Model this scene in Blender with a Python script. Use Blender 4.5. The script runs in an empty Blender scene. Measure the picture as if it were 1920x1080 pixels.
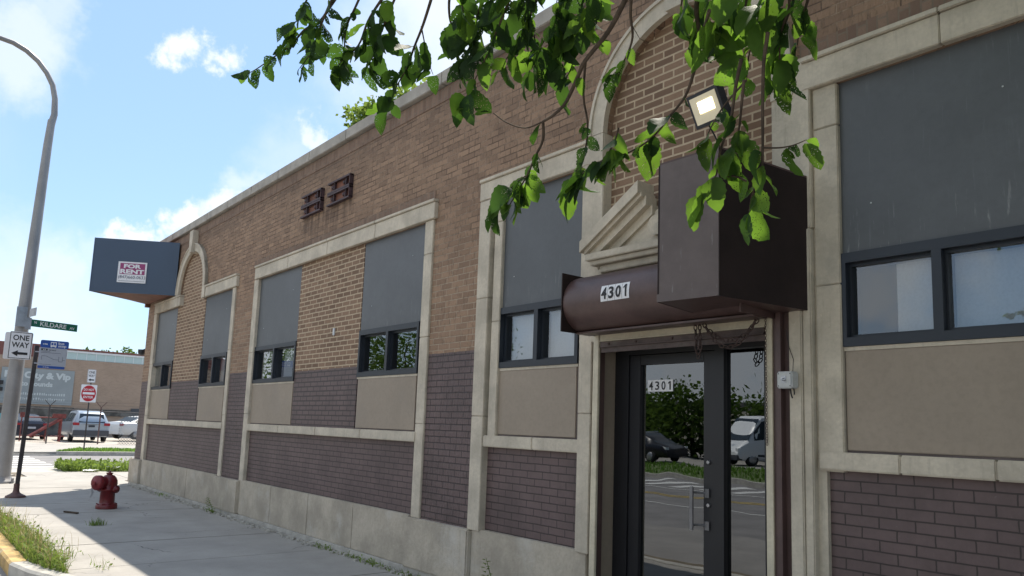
import bpy, bmesh, math, random
from mathutils import Vector, Matrix, noise
random.seed(7)
R=math.radians; PI=math.pi
SC=bpy.context.scene; COL=SC.collection
# ------------------------------------------------------------------ camera
CAMROT=((0.6289621,0.7766271,0.0354546),(-0.0822382,0.1118119,-0.9903207),(-0.7730741,0.6199584,0.1341938))
CAM=Vector((0,0,1.6)); FPX=1441.137; PPX=960.0; PPY=608.29
cd=bpy.data.cameras.new('camera'); cam=bpy.data.objects.new('camera',cd); COL.objects.link(cam)
r,d,f=[Vector(v) for v in CAMROT]
m=Matrix((r,-d,-f)).transposed().to_4x4(); m.translation=CAM; cam.matrix_world=m
cd.sensor_width=36; cd.lens=36*FPX/1920; cd.shift_y=(PPY-540)/1920; cd.clip_start=.05; cd.clip_end=2000
SC.camera=cam
def ray(px,py):
    v=Vector(((px-PPX)/FPX,(py-PPY)/FPX,1))
    return r*v.x+d*v.y+f*v.z
def at(px,py,dist): return CAM+ray(px,py).normalized()*dist      # point seen at px,py, dist metres away
def atY(px,py,Y): q=ray(px,py); return CAM+q*(Y/q.y)
def atX(px,py,X): q=ray(px,py); return CAM+q*(X/q.x)
# ------------------------------------------------------------------ light
SUN=Vector((-2.6,2.4,5.74)).normalized()
SUN_EL=math.asin(SUN.z); SUN_ROT=math.atan2(SUN.x,SUN.y)
SKY_STRENGTH=.15; SUN_STRENGTH=4.0; EXPOSURE=1.02
sl=bpy.data.lights.new('sun','SUN'); sl.energy=SUN_STRENGTH; sl.angle=R(.53); sl.color=(1,.93,.82)
so=bpy.data.objects.new('sun',sl); COL.objects.link(so); so.rotation_euler=(-SUN).to_track_quat('-Z','Y').to_euler(); so.location=(0,0,60)
SC.view_settings.view_transform='Standard'; SC.view_settings.look='None'; SC.view_settings.exposure=EXPOSURE; SC.view_settings.gamma=1
SC.view_settings.use_curve_mapping=False
W=bpy.data.worlds.new('World'); SC.world=W; W.use_nodes=True
nt=W.node_tree; N=nt.nodes; L=nt.links; N.clear()
def nd(t,N=N,**k):
    n=N.new(t)
    for a,b in k.items():
        if a.startswith('i_'): n.inputs[int(a[2:])].default_value=b
        else: setattr(n,a,b)
    return n
sky=nd('ShaderNodeTexSky',sky_type='NISHITA',sun_disc=False,sun_elevation=SUN_EL,sun_rotation=SUN_ROT,air_density=1.0,dust_density=.4,ozone_density=1.5)
bg=nd('ShaderNodeBackground'); bg.inputs[1].default_value=SKY_STRENGTH; wo=nd('ShaderNodeOutputWorld')
tc=nd('ShaderNodeTexCoord'); gen=tc.outputs['Generated']
no=nd('ShaderNodeTexNoise'); no.inputs['Scale'].default_value=14; no.inputs['Detail'].default_value=9; no.inputs['Roughness'].default_value=.62
L.new(gen,no.inputs['Vector'])
sub=nd('ShaderNodeVectorMath',operation='SUBTRACT'); sub.inputs[1].default_value=(.5,.5,.5); L.new(no.outputs['Color'],sub.inputs[0])
scl=nd('ShaderNodeVectorMath',operation='SCALE'); scl.inputs['Scale'].default_value=.13; L.new(sub.outputs[0],scl.inputs[0])
add=nd('ShaderNodeVectorMath',operation='ADD'); L.new(gen,add.inputs[0]); L.new(scl.outputs[0],add.inputs[1])
last=None
for px,py,rad,amt in ((320,112,26,1),(355,100,30,1),(392,84,26,1),(385,122,22,.9),(20,60,70,.6),(0,110,75,.6),(90,20,48,.45),(30,15,50,.4),(582,256,26,.75),
     (350,402,26,1),(372,410,34,1),(410,395,34,.9),(450,370,44,.5),(262,440,24,1),(228,440,20,.9),(310,442,26,1),(335,425,28,1),(60,560,110,.5),(110,508,55,.55),(20,500,80,.4),(40,590,60,.6),(170,470,50,.35),
     (560,330,90,.3),(900,30,190,.75),(780,130,150,.5),(1900,-700,700,.5),(2600,300,500,.5),(-900,300,300,.6),(-1500,-300,500,.6),(-500,-500,200,.5)):
    v=ray(px,py).normalized()
    dd=nd('ShaderNodeVectorMath',operation='DISTANCE'); L.new(add.outputs[0],dd.inputs[0]); dd.inputs[1].default_value=v
    mr=nd('ShaderNodeMapRange',interpolation_type='SMOOTHSTEP'); rr=rad/1441
    mr.inputs['From Min'].default_value=rr*1.45; mr.inputs['From Max'].default_value=rr*.35; mr.inputs['To Min'].default_value=0; mr.inputs['To Max'].default_value=amt
    L.new(dd.outputs['Value'],mr.inputs['Value'])
    if last is None: last=mr.outputs[0]
    else:
        mx=nd('ShaderNodeMath',operation='MAXIMUM'); L.new(last,mx.inputs[0]); L.new(mr.outputs[0],mx.inputs[1]); last=mx.outputs[0]
# unseen clouds opposite the building, added to whiten the light on the facade
n2=nd('ShaderNodeTexNoise'); n2.inputs['Scale'].default_value=4; n2.inputs['Detail'].default_value=8; n2.inputs['Roughness'].default_value=.6; L.new(gen,n2.inputs['Vector'])
mr=nd('ShaderNodeMapRange',interpolation_type='SMOOTHSTEP'); mr.inputs['From Min'].default_value=.36; mr.inputs['From Max'].default_value=.56; mr.inputs['To Max'].default_value=1.0; L.new(n2.outputs[0],mr.inputs['Value'])
sx=nd('ShaderNodeSeparateXYZ'); L.new(gen,sx.inputs[0])
my=nd('ShaderNodeMapRange',interpolation_type='SMOOTHSTEP'); my.inputs['From Min'].default_value=.1; my.inputs['From Max'].default_value=-.35; L.new(sx.outputs['Y'],my.inputs['Value'])
mm=nd('ShaderNodeMath',operation='MULTIPLY'); L.new(mr.outputs[0],mm.inputs[0]); L.new(my.outputs[0],mm.inputs[1])
mx=nd('ShaderNodeMath',operation='MAXIMUM'); L.new(last,mx.inputs[0]); L.new(mm.outputs[0],mx.inputs[1]); last=mx.outputs[0]
pale=nd('ShaderNodeMix',data_type='RGBA'); pale.inputs[0].default_value=.68; pale.inputs[7].default_value=(1.12,1.80,2.80,1); L.new(sky.outputs[0],pale.inputs[6])
cm=nd('ShaderNodeMix',data_type='RGBA'); cm.inputs[7].default_value=(3.6,3.75,3.9,1); L.new(last,cm.inputs[0]); L.new(pale.outputs[2],cm.inputs[6])
L.new(cm.outputs[2],bg.inputs[0]); L.new(bg.outputs[0],wo.inputs[0])
# ------------------------------------------------------------------ materials
def newmat(name):
    m=bpy.data.materials.new(name); m.use_nodes=True; n=m.node_tree.nodes; return m,n,m.node_tree.links,n['Principled BSDF']
def mixc(n,l,fac,a,b,bt='MIX'):
    x=n.new('ShaderNodeMix'); x.data_type='RGBA'; x.blend_type=bt
    if hasattr(fac,'links'): l.new(fac,x.inputs[0])
    else: x.inputs[0].default_value=fac
    for i,v in ((6,a),(7,b)):
        if hasattr(v,'links'): l.new(v,x.inputs[i])
        else: x.inputs[i].default_value=(*v[:3],1)
    return x.outputs[2]
def rng(n,l,v,a,b,c=0,d=1,smooth=True):
    x=n.new('ShaderNodeMapRange'); x.interpolation_type='SMOOTHSTEP' if smooth else 'LINEAR'
    for i,q in zip(('From Min','From Max','To Min','To Max'),(a,b,c,d)): x.inputs[i].default_value=q
    l.new(v,x.inputs['Value']); return x.outputs[0]
def noi(n,l,vec,scale,detail=5,rough=.6,stretch=None):
    x=n.new('ShaderNodeTexNoise'); x.inputs['Scale'].default_value=scale; x.inputs['Detail'].default_value=detail; x.inputs['Roughness'].default_value=rough
    if stretch:
        mp=n.new('ShaderNodeMapping'); mp.inputs['Scale'].default_value=stretch; l.new(vec,mp.inputs[0]); vec=mp.outputs[0]
    l.new(vec,x.inputs['Vector']); return x.outputs[0]
def math_(n,l,op,a,b=None,c=None):
    x=n.new('ShaderNodeMath'); x.operation=op
    for i,v in enumerate((a,b,c)):
        if v is None: continue
        if hasattr(v,'links'): l.new(v,x.inputs[i])
        else: x.inputs[i].default_value=v
    return x.outputs[0]
def bump(n,l,h,strength,dist,normal=None):
    x=n.new('ShaderNodeBump'); x.inputs['Strength'].default_value=strength; x.inputs['Distance'].default_value=dist; l.new(h,x.inputs['Height'])
    if normal is not None: l.new(normal,x.inputs['Normal'])
    return x.outputs[0]
def mat(name,col,rough=.7,metal=0,var=.25,scale=3,fine=60,bstr=.15,bdist=.004,stain=None,streak=0,spec=.5,drips=0,walk=False):
    m,n,l,b=newmat(name); g=n.new('ShaderNodeNewGeometry').outputs['Position']
    a=noi(n,l,g,scale,6); c=tuple(x*(1-var) for x in col); e=tuple(min(1,x*(1+var)) for x in col)
    o=mixc(n,l,rng(n,l,a,.3,.7),c,e)
    f2=noi(n,l,g,fine,4)
    o=mixc(n,l,rng(n,l,f2,.35,.75,0,.25),o,tuple(x*.6 for x in col))
    if stain: o=mixc(n,l,rng(n,l,noi(n,l,g,scale*.6,8,.7),.52,.75,0,.75),o,stain)
    if streak: o=mixc(n,l,rng(n,l,noi(n,l,g,5,6,.7,(9,9,.6)),.58,.8,0,streak),o,tuple(min(1,x*1.9+.05) for x in col))
    if drips:
        o=mixc(n,l,rng(n,l,noi(n,l,g,4,7,.75,(7,7,.5)),.52,.74,0,drips),o,tuple(x*.42 for x in col))
        o=mixc(n,l,rng(n,l,noi(n,l,g,26,5,.8),.60,.72,0,.45),o,tuple(min(1,x*1.35) for x in col))
    if walk:   # grime, gum spots and hairline cracks
        o=mixc(n,l,rng(n,l,noi(n,l,g,.7,8,.72),.45,.72,0,.5),o,tuple(x*.62 for x in col))
        v=n.new('ShaderNodeTexVoronoi'); v.inputs['Scale'].default_value=3.2; l.new(g,v.inputs['Vector'])
        o=mixc(n,l,math_(n,l,'MULTIPLY',rng(n,l,v.outputs['Distance'],.055,.03),.55),o,tuple(x*.3 for x in col))
        v=n.new('ShaderNodeTexVoronoi'); v.feature='DISTANCE_TO_EDGE'; v.inputs['Scale'].default_value=.55
        wv=n.new('ShaderNodeTexNoise'); wv.inputs['Scale'].default_value=2.5; wv.inputs['Detail'].default_value=6; l.new(g,wv.inputs['Vector'])
        ad=n.new('ShaderNodeVectorMath'); ad.operation='MULTIPLY_ADD'; l.new(wv.outputs['Color'],ad.inputs[0]); ad.inputs[1].default_value=(.5,.5,.5); l.new(g,ad.inputs[2]); l.new(ad.outputs[0],v.inputs['Vector'])
        ck=math_(n,l,'MULTIPLY',rng(n,l,v.outputs['Distance'],.006,.002),rng(n,l,noi(n,l,g,.45,3),.5,.56))
        o=mixc(n,l,math_(n,l,'MULTIPLY',ck,.8),o,tuple(x*.22 for x in col))
    if streak:
        sz=n.new('ShaderNodeSeparateXYZ'); l.new(g,sz.inputs[0])
        lo=math_(n,l,'MULTIPLY',rng(n,l,sz.outputs[2],3.25,2.80),rng(n,l,noi(n,l,g,6,5,.7,(8,8,.8)),.60,.72,0,.45))
        o=mixc(n,l,lo,o,(.42,.43,.43))
        o=mixc(n,l,rng(n,l,noi(n,l,g,.8,5,.6),.4,.65,0,.35),o,tuple(x*.72 for x in col))
    l.new(o,b.inputs['Base Color']); b.inputs['Roughness'].default_value=rough; b.inputs['Metallic'].default_value=metal
    b.inputs['Specular IOR Level'].default_value=spec
    if bstr: l.new(bump(n,l,f2,bstr,bdist),b.inputs['Normal'])
    return m
def plain(name,col,rough=.5,metal=0,emit=None,es=0):
    m,n,l,b=newmat(name); g=n.new('ShaderNodeNewGeometry').outputs['Position']
    l.new(mixc(n,l,noi(n,l,g,25,4),tuple(x*.85 for x in col),tuple(min(1,x*1.12) for x in col)),b.inputs['Base Color'])
    b.inputs['Roughness'].default_value=rough; b.inputs['Metallic'].default_value=metal
    if emit: b.inputs['Emission Color'].default_value=(*emit,1); b.inputs['Emission Strength'].default_value=es
    return m
def brickmat(name,c1,c2,mortar,msize=.006,paint_z=None,bstr=.6,rake=.5,soldier=False,mvar=.3,vents=False,bw=.213,rh=.0677,paintc=None,soft=.15):
    m,n,l,b=newmat(name); g=n.new('ShaderNodeNewGeometry').outputs['Position']
    s=n.new('ShaderNodeSeparateXYZ'); l.new(g,s.inputs[0])
    u=math_(n,l,'ADD',s.outputs[0],s.outputs[1]); z=s.outputs[2]
    wob=noi(n,l,g,6,3); wz=math_(n,l,'MULTIPLY_ADD',wob,.008,z)
    wob2=noi(n,l,g,9,3); wu=math_(n,l,'MULTIPLY_ADD',wob2,.014,u)
    c=n.new('ShaderNodeCombineXYZ')
    if soldier: l.new(wz,c.inputs[0]); l.new(wu,c.inputs[1])
    else: l.new(wu,c.inputs[0]); l.new(wz,c.inputs[1])
    bt=n.new('ShaderNodeTexBrick'); l.new(c.outputs[0],bt.inputs['Vector']); bt.offset=.5
    bt.inputs['Scale'].default_value=1; bt.inputs['Brick Width'].default_value=bw; bt.inputs['Row Height'].default_value=rh
    bt.inputs['Mortar Size'].default_value=msize; bt.inputs['Mortar Smooth'].default_value=soft; bt.inputs['Bias'].default_value=0
    bt.inputs['Color1'].default_value=(0,0,0,1); bt.inputs['Color2'].default_value=(1,1,1,1); bt.inputs['Mortar'].default_value=(.5,.5,.5,1)
    t=bt.outputs['Color']; fac=bt.outputs['Fac']
    col=mixc(n,l,t,c1,c2)
    big=noi(n,l,g,.9,6,.65); col=mixc(n,l,rng(n,l,big,.35,.7,0,mvar),col,tuple(x*.55 for x in c1))
    fine=noi(n,l,g,90,3); col=mixc(n,l,rng(n,l,fine,.4,.8,0,.4),col,tuple(x*.55 for x in c2))
    mfine=mixc(n,l,noi(n,l,g,14,4),tuple(x*.7 for x in mortar),tuple(min(1,x*1.15) for x in mortar))
    if vents:   # the aged mortar of the upper courses is close to the brick colour, dark in patches
        up=math_(n,l,'MULTIPLY_ADD',noi(n,l,g,1.1,5,.7),2.2,z)
        mfine=mixc(n,l,rng(n,l,up,4.2,5.3),mfine,mixc(n,l,rng(n,l,noi(n,l,g,5,4),.4,.6),(.12,.075,.05),(.30,.21,.145)))
    col=mixc(n,l,fac,col,mfine)
    if vents:   # rust run-off under the two iron grilles
        x=s.outputs[0]
        mz=math_(n,l,'MULTIPLY',rng(n,l,z,4.15,4.65),rng(n,l,z,4.78,4.70))
        mxx=math_(n,l,'MULTIPLY',rng(n,l,x,-11.2,-11.0),rng(n,l,x,-9.4,-9.6))
        st=math_(n,l,'MULTIPLY',math_(n,l,'MULTIPLY',mz,mxx),rng(n,l,noi(n,l,g,3,4,.6,(4,1,.3)),.4,.6))
        col=mixc(n,l,math_(n,l,'MULTIPLY',st,.6),col,(.05,.028,.02))
        # darker in patches towards the coping
        col=mixc(n,l,math_(n,l,'MULTIPLY',rng(n,l,z,5.0,5.6),rng(n,l,noi(n,l,g,1.2,6,.7),.3,.65,.25,.7)),col,(.075,.05,.04))
    rk=noi(n,l,g,45,3,.6,(1,1,.3))
    if rake>1: col=mixc(n,l,rng(n,l,rk,.46,.30,0,.5),col,tuple(x*.45 for x in c1))
    h=math_(n,l,'SUBTRACT',math_(n,l,'MULTIPLY',rk,rake),fac)
    if paint_z is not None:
        edge=math_(n,l,'MULTIPLY_ADD',noi(n,l,g,12,3),.02,z)
        pm=rng(n,l,edge,paint_z+.012,paint_z+.002)
        pc=paintc or (.110,.074,.072)
        pcol=mixc(n,l,rng(n,l,noi(n,l,g,2.2,6,.7),.3,.7),tuple(x*.8 for x in pc),tuple(x*1.2 for x in pc))
        pcol=mixc(n,l,rng(n,l,noi(n,l,g,30,5,.7),.62,.72,0,.5),pcol,(.16,.13,.13))
        pcol=mixc(n,l,math_(n,l,'MULTIPLY',fac,.92),pcol,tuple(x*.28 for x in pc))  # joint shade put into the paint colour, the bump alone barely shows
        col=mixc(n,l,pm,col,pcol)
        l.new(rng(n,l,pm,0,1,.85,.55),b.inputs['Roughness'])
    else: b.inputs['Roughness'].default_value=.88
    l.new(col,b.inputs['Base Color']); l.new(bump(n,l,h,bstr,.008),b.inputs['Normal'])
    return m
M={}
M['brick_upper']=brickmat('brick raked brown',(.235,.148,.097),(.365,.235,.152),(.42,.325,.235),.006,rake=2.2,vents=True,paint_z=2.40,bstr=.9,soft=.3)
M['brick_infill']=brickmat('brick brown light mortar',(.165,.10,.063),(.28,.178,.115),(.50,.39,.27),.0085,paint_z=2.335,rake=.6,mvar=.2)
M['brick_painted']=brickmat('brick painted plum',(.09,.07,.07),(.10,.07,.07),(.04,.03,.03),.0045,paint_z=5,rake=.35,bstr=1.0,soft=.1)
M['brick_soldier']=brickmat('brick soldier row',(.17,.105,.075),(.26,.17,.12),(.20,.15,.11),.006,soldier=True,rake=.8,bw=.205)
M['brick_far']=brickmat('brick far tan',(.31,.225,.165),(.36,.265,.20),(.36,.29,.23),.006,rake=.3,bstr=.3,mvar=.3)
M['stone']=mat('limestone trim',(.52,.46,.37),.8,var=.18,scale=2.8,fine=38,bstr=.45,bdist=.008,stain=(.33,.30,.25),drips=.35)
M['stone_base']=mat('limestone base stained',(.41,.36,.29),.85,var=.2,scale=2.2,fine=30,bstr=.5,bdist=.012,stain=(.52,.49,.44),drips=.3)
M['coping']=mat('coping tile grey',(.36,.33,.29),.8,var=.2,scale=3,bstr=.3,stain=(.22,.2,.18))
M['panel_dark']=mat('panel slate grey paint',(.092,.098,.106),.45,var=.10,scale=1.5,fine=20,bstr=.04,streak=.35)
M['panel_tan']=mat('panel taupe paint',(.295,.24,.185),.55,var=.07,scale=1.4,fine=30,bstr=.1,stain=(.26,.22,.18))
M['panel_edge']=mat('panel edge caulk',(.15,.12,.115),.8)
M['frame']=mat('window frame charcoal',(.013,.018,.028),.4,var=.1,bstr=.03)
M['door_metal']=mat('door dark aluminium',(.012,.012,.015),.45,metal=.1,var=.12,bstr=.03)
M['dark']=mat('dark interior',(.012,.013,.016),.9)
M['blind']=mat('white blind',(.62,.64,.65),.8,var=.04,bstr=.02)
M['cream']=mat('cream painted steel',(.56,.50,.38),.5,var=.12,scale=6,fine=40,bstr=.08,stain=(.42,.34,.24))
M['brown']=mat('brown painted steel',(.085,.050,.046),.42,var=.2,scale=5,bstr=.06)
M['brown_ribbed']=mat('brown ribbed cladding',(.15,.122,.120),.5,var=.10,scale=5,fine=12,bstr=.05,streak=.12,spec=.3)  # lighter grey brown of the ribbed box front
M['bar']=mat('shutter bottom bar',(.085,.06,.055),.6,var=.3,scale=9,stain=(.14,.12,.10))
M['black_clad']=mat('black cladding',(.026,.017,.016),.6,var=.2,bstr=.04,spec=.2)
M['handle']=mat('dark handle steel',(.16,.16,.17),.35,metal=.6)
M['steel']=mat('brushed steel',(.4,.4,.42),.3,metal=.9)
M['rust']=mat('rusty iron',(.06,.035,.03),.7,var=.4,scale=20)
M['vent']=mat('iron grille oxide',(.055,.03,.035),.6,var=.4,scale=12)
M['abs']=mat('grey plastic box',(.48,.49,.49),.5,var=.05)
M['navy']=mat('navy canopy sheet',(.045,.075,.125),.5,var=.05,scale=1,bstr=.03)
M['orange_brown']=mat('rusty soffit',(.16,.06,.035),.7)
M['white']=plain('white sign sheet',(.72,.72,.74),.5)
M['offwhite']=plain('white sticker',(.62,.64,.66),.5)
M['black']=plain('black lettering',(.012,.012,.014),.6)
M['maroon']=plain('magenta sign print',(.28,.035,.14),.5)
M['ink']=plain('ballpoint ink',(.06,.07,.12),.6)
M['green_sign']=plain('green street sign',(.0,.11,.065),.4)
M['blue_sign']=plain('blue transit sign',(.02,.08,.33),.4)
M['grey_sign']=plain('grey timetable',(.38,.40,.45),.5)
M['red_sign']=plain('red sign sheet',(.42,.015,.03),.4)
M['galv']=mat('weathered pole metal',(.27,.26,.255),.5,metal=.25,var=.15,scale=1.2,bstr=.05)
M['darkpole']=mat('dark painted pole',(.035,.028,.03),.5,var=.3,scale=8)
M['base_rust']=mat('rusty brown pole',(.10,.05,.045),.6,var=.3,scale=8)
M['hydrant']=mat('hydrant red paint',(.13,.008,.011),.35,var=.25,scale=14,fine=60,bstr=.2)
M['hyd_cap']=mat('hydrant cap red',(.17,.012,.018),.4,var=.2,scale=14)
M['concrete']=mat('concrete walk',(.335,.315,.285),.85,var=.10,scale=1.3,fine=70,bstr=.25,stain=(.27,.255,.235),walk=True)
M['kerb']=mat('kerb concrete',(.40,.38,.34),.85,var=.2,scale=4)
M['kerb_yellow']=mat('kerb yellow paint',(.42,.28,.10),.75,var=.35,scale=5,stain=(.42,.38,.32))
M['asphalt']=mat('asphalt',(.20,.19,.185),.85,var=.15,scale=1.1,fine=90,bstr=.3,stain=(.14,.135,.13))
M['asphalt_pale']=mat('asphalt pale',(.25,.235,.22),.85,var=.12,scale=1.5,fine=90,bstr=.3)
M['road_paint']=mat('road paint',(.66,.65,.62),.7,var=.12,scale=8,stain=(.45,.43,.41))
M['yellow_paint']=mat('yellow road paint',(.6,.42,.08),.7)
M['lot']=mat('lot gravel',(.40,.36,.31),.9,var=.2,scale=.8,fine=20)
M['dirt']=mat('dirt',(.16,.13,.09),.95,var=.3,scale=3)
M['glass_roof']=plain('clerestory glass',(.38,.48,.48),.2)
M['far_stone']=mat('rubble dark',(.10,.095,.085),.9,var=.5,scale=2)
M['sign_teal']=mat('faded painted sign',(.25,.28,.29),.7,var=.06,scale=.8)
M['sign_text']=plain('sign letters pale',(.46,.50,.51),.7)
M['silver']=plain('silver car paint',(.33,.38,.44),.28,.35)
M['carwhite']=plain('white car paint',(.68,.69,.70),.3)
M['cardark']=plain('dark blue car paint',(.02,.025,.04),.25)
M['carblack']=plain('black car paint',(.015,.015,.018),.2)
M['carglass']=plain('car glass',(.02,.03,.04),.25)
M['tyre']=plain('tyre rubber',(.02,.02,.02),.8)
M['rim']=plain('wheel rim',(.35,.35,.36),.35,.6)
M['taillight']=plain('tail lamp red',(.30,.02,.03),.2)
M['headlight']=plain('headlamp clear',(.6,.62,.64),.1)
M['cladding']=plain('dark plastic trim',(.05,.055,.065),.6)
M['redsteel']=mat('red painted steel',(.17,.035,.03),.6,var=.4,scale=5)
M['cyan']=plain('cyan banner',(.08,.30,.38),.6)
M['bark']=mat('bark',(.07,.05,.035),.9,var=.4,scale=25,bstr=.6)
M['lit']=plain('lamp lens lit',(.9,.85,.7),.4,emit=(1,.85,.5),es=2.8)
M['lens']=plain('lamp lens surround',(.5,.48,.38),.3,emit=(1,.85,.55),es=.12)
M['paper']=plain('paper litter',(.7,.7,.68),.8)
M['roof']=mat('tar roof',(.08,.08,.08),.9)
M['roofedge']=plain('maroon roof edge',(.16,.06,.05),.7)
M['pale_wall']=mat('pale rendered wall',(.42,.40,.34),.9,var=.1,scale=.6)
# glass pane: partly see-through, partly mirror
def glassmat(name,mult,addv,tint,rough=0.0):
    m,n,l,b=newmat(name); n.remove(b); out=[x for x in n if x.type=='OUTPUT_MATERIAL'][0]
    fr=n.new('ShaderNodeFresnel'); fr.inputs[0].default_value=1.5
    fac=math_(n,l,'MINIMUM',math_(n,l,'MULTIPLY_ADD',fr.outputs[0],mult,addv),1.0)
    t=n.new('ShaderNodeBsdfTransparent'); t.inputs[0].default_value=(*tint,1)
    g=n.new('ShaderNodeBsdfGlossy'); g.inputs['Roughness'].default_value=rough; g.inputs[0].default_value=(.9,.95,1,1)
    p=n.new('ShaderNodeNewGeometry').outputs['Position']
    l.new(bump(n,l,noi(n,l,p,1.3,2),.06,.03),g.inputs['Normal'])
    mx=n.new('ShaderNodeMixShader'); l.new(fac,mx.inputs[0]); l.new(t.outputs[0],mx.inputs[1]); l.new(g.outputs[0],mx.inputs[2]); l.new(mx.outputs[0],out.inputs[0])
    return m
M['glass']=glassmat('window glass',1.9,.05,(.80,.83,.86))
M['door_glass']=glassmat('door glass',1.8,.07,(.14,.15,.16))
def leafmat(name,c,tr,holes=True,tw=.5):
    m,n,l,b=newmat(name); out=[x for x in n if x.type=='OUTPUT_MATERIAL'][0]
    p=n.new('ShaderNodeNewGeometry').outputs['Position']
    a=noi(n,l,p,7,3); col=mixc(n,l,rng(n,l,a,.35,.65),tuple(x*.7 for x in c),tuple(x*1.35 for x in c))
    l.new(col,b.inputs['Base Color']); b.inputs['Roughness'].default_value=.6; b.inputs['Specular IOR Level'].default_value=.1
    l.new(bump(n,l,noi(n,l,p,110,2),.35,.003),b.inputs['Normal'])
    t=n.new('ShaderNodeBsdfTranslucent'); tcol=mixc(n,l,rng(n,l,a,.35,.65),tuple(x*.8 for x in tr),tuple(min(1,x*1.15) for x in tr)); l.new(tcol,t.inputs[0])
    mx=n.new('ShaderNodeMixShader'); mx.inputs[0].default_value=tw; l.new(b.outputs[0],mx.inputs[1]); l.new(t.outputs[0],mx.inputs[2]); res=mx.outputs[0]
    if holes:
        v=n.new('ShaderNodeTexVoronoi'); v.inputs['Scale'].default_value=190; v.inputs['Randomness'].default_value=1; l.new(p,v.inputs['Vector'])
        h=math_(n,l,'MULTIPLY',math_(n,l,'LESS_THAN',v.outputs['Distance'],.24),math_(n,l,'GREATER_THAN',noi(n,l,p,9,2),.53))
        tb=n.new('ShaderNodeBsdfTransparent'); m2=n.new('ShaderNodeMixShader'); l.new(h,m2.inputs[0]); l.new(res,m2.inputs[1]); l.new(tb.outputs[0],m2.inputs[2]); res=m2.outputs[0]
    l.new(res,out.inputs[0]); return m
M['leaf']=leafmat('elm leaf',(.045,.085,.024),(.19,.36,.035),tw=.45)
M['leaf_dark']=leafmat('elm leaf dark',(.026,.052,.022),(.08,.18,.02),tw=.3)  # darker, less translucent tone of leaf
M['leaf_far']=leafmat('far foliage',(.05,.09,.025),(.12,.2,.03),holes=False,tw=.3)
M['weed']=leafmat('weed green',(.13,.19,.05),(.26,.36,.06),holes=False,tw=.35)
M['straw']=leafmat('dry grass',(.34,.28,.14),(.3,.25,.1),holes=False,tw=.3)
M['grass']=leafmat('lawn grass',(.10,.19,.035),(.2,.35,.05),holes=False,tw=.35)
M['soil']=mat('grass soil',(.10,.14,.04),.95,var=.3,scale=4)
def linkmesh():
    m,n,l,b=newmat('chain link mesh'); out=[x for x in n if x.type=='OUTPUT_MATERIAL'][0]
    p=n.new('ShaderNodeNewGeometry').outputs['Position']; s=n.new('ShaderNodeSeparateXYZ'); l.new(p,s.inputs[0])
    q=[]
    for sg in (1,-1):
        a=math_(n,l,'MULTIPLY_ADD',s.outputs[2],sg,s.outputs[1]); a=math_(n,l,'MULTIPLY',a,7)
        q.append(math_(n,l,'LESS_THAN',math_(n,l,'ABSOLUTE',math_(n,l,'SUBTRACT',math_(n,l,'FRACT',a),.5)),.1))
    k=math_(n,l,'MAXIMUM',q[0],q[1]); t=n.new('ShaderNodeBsdfTransparent'); mx=n.new('ShaderNodeMixShader')
    b.inputs['Base Color'].default_value=(.16,.16,.16,1); b.inputs['Metallic'].default_value=.4
    l.new(k,mx.inputs[0]); l.new(t.outputs[0],mx.inputs[1]); l.new(b.outputs[0],mx.inputs[2]); l.new(mx.outputs[0],out.inputs[0]); return m
M['link']=linkmesh()
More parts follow.
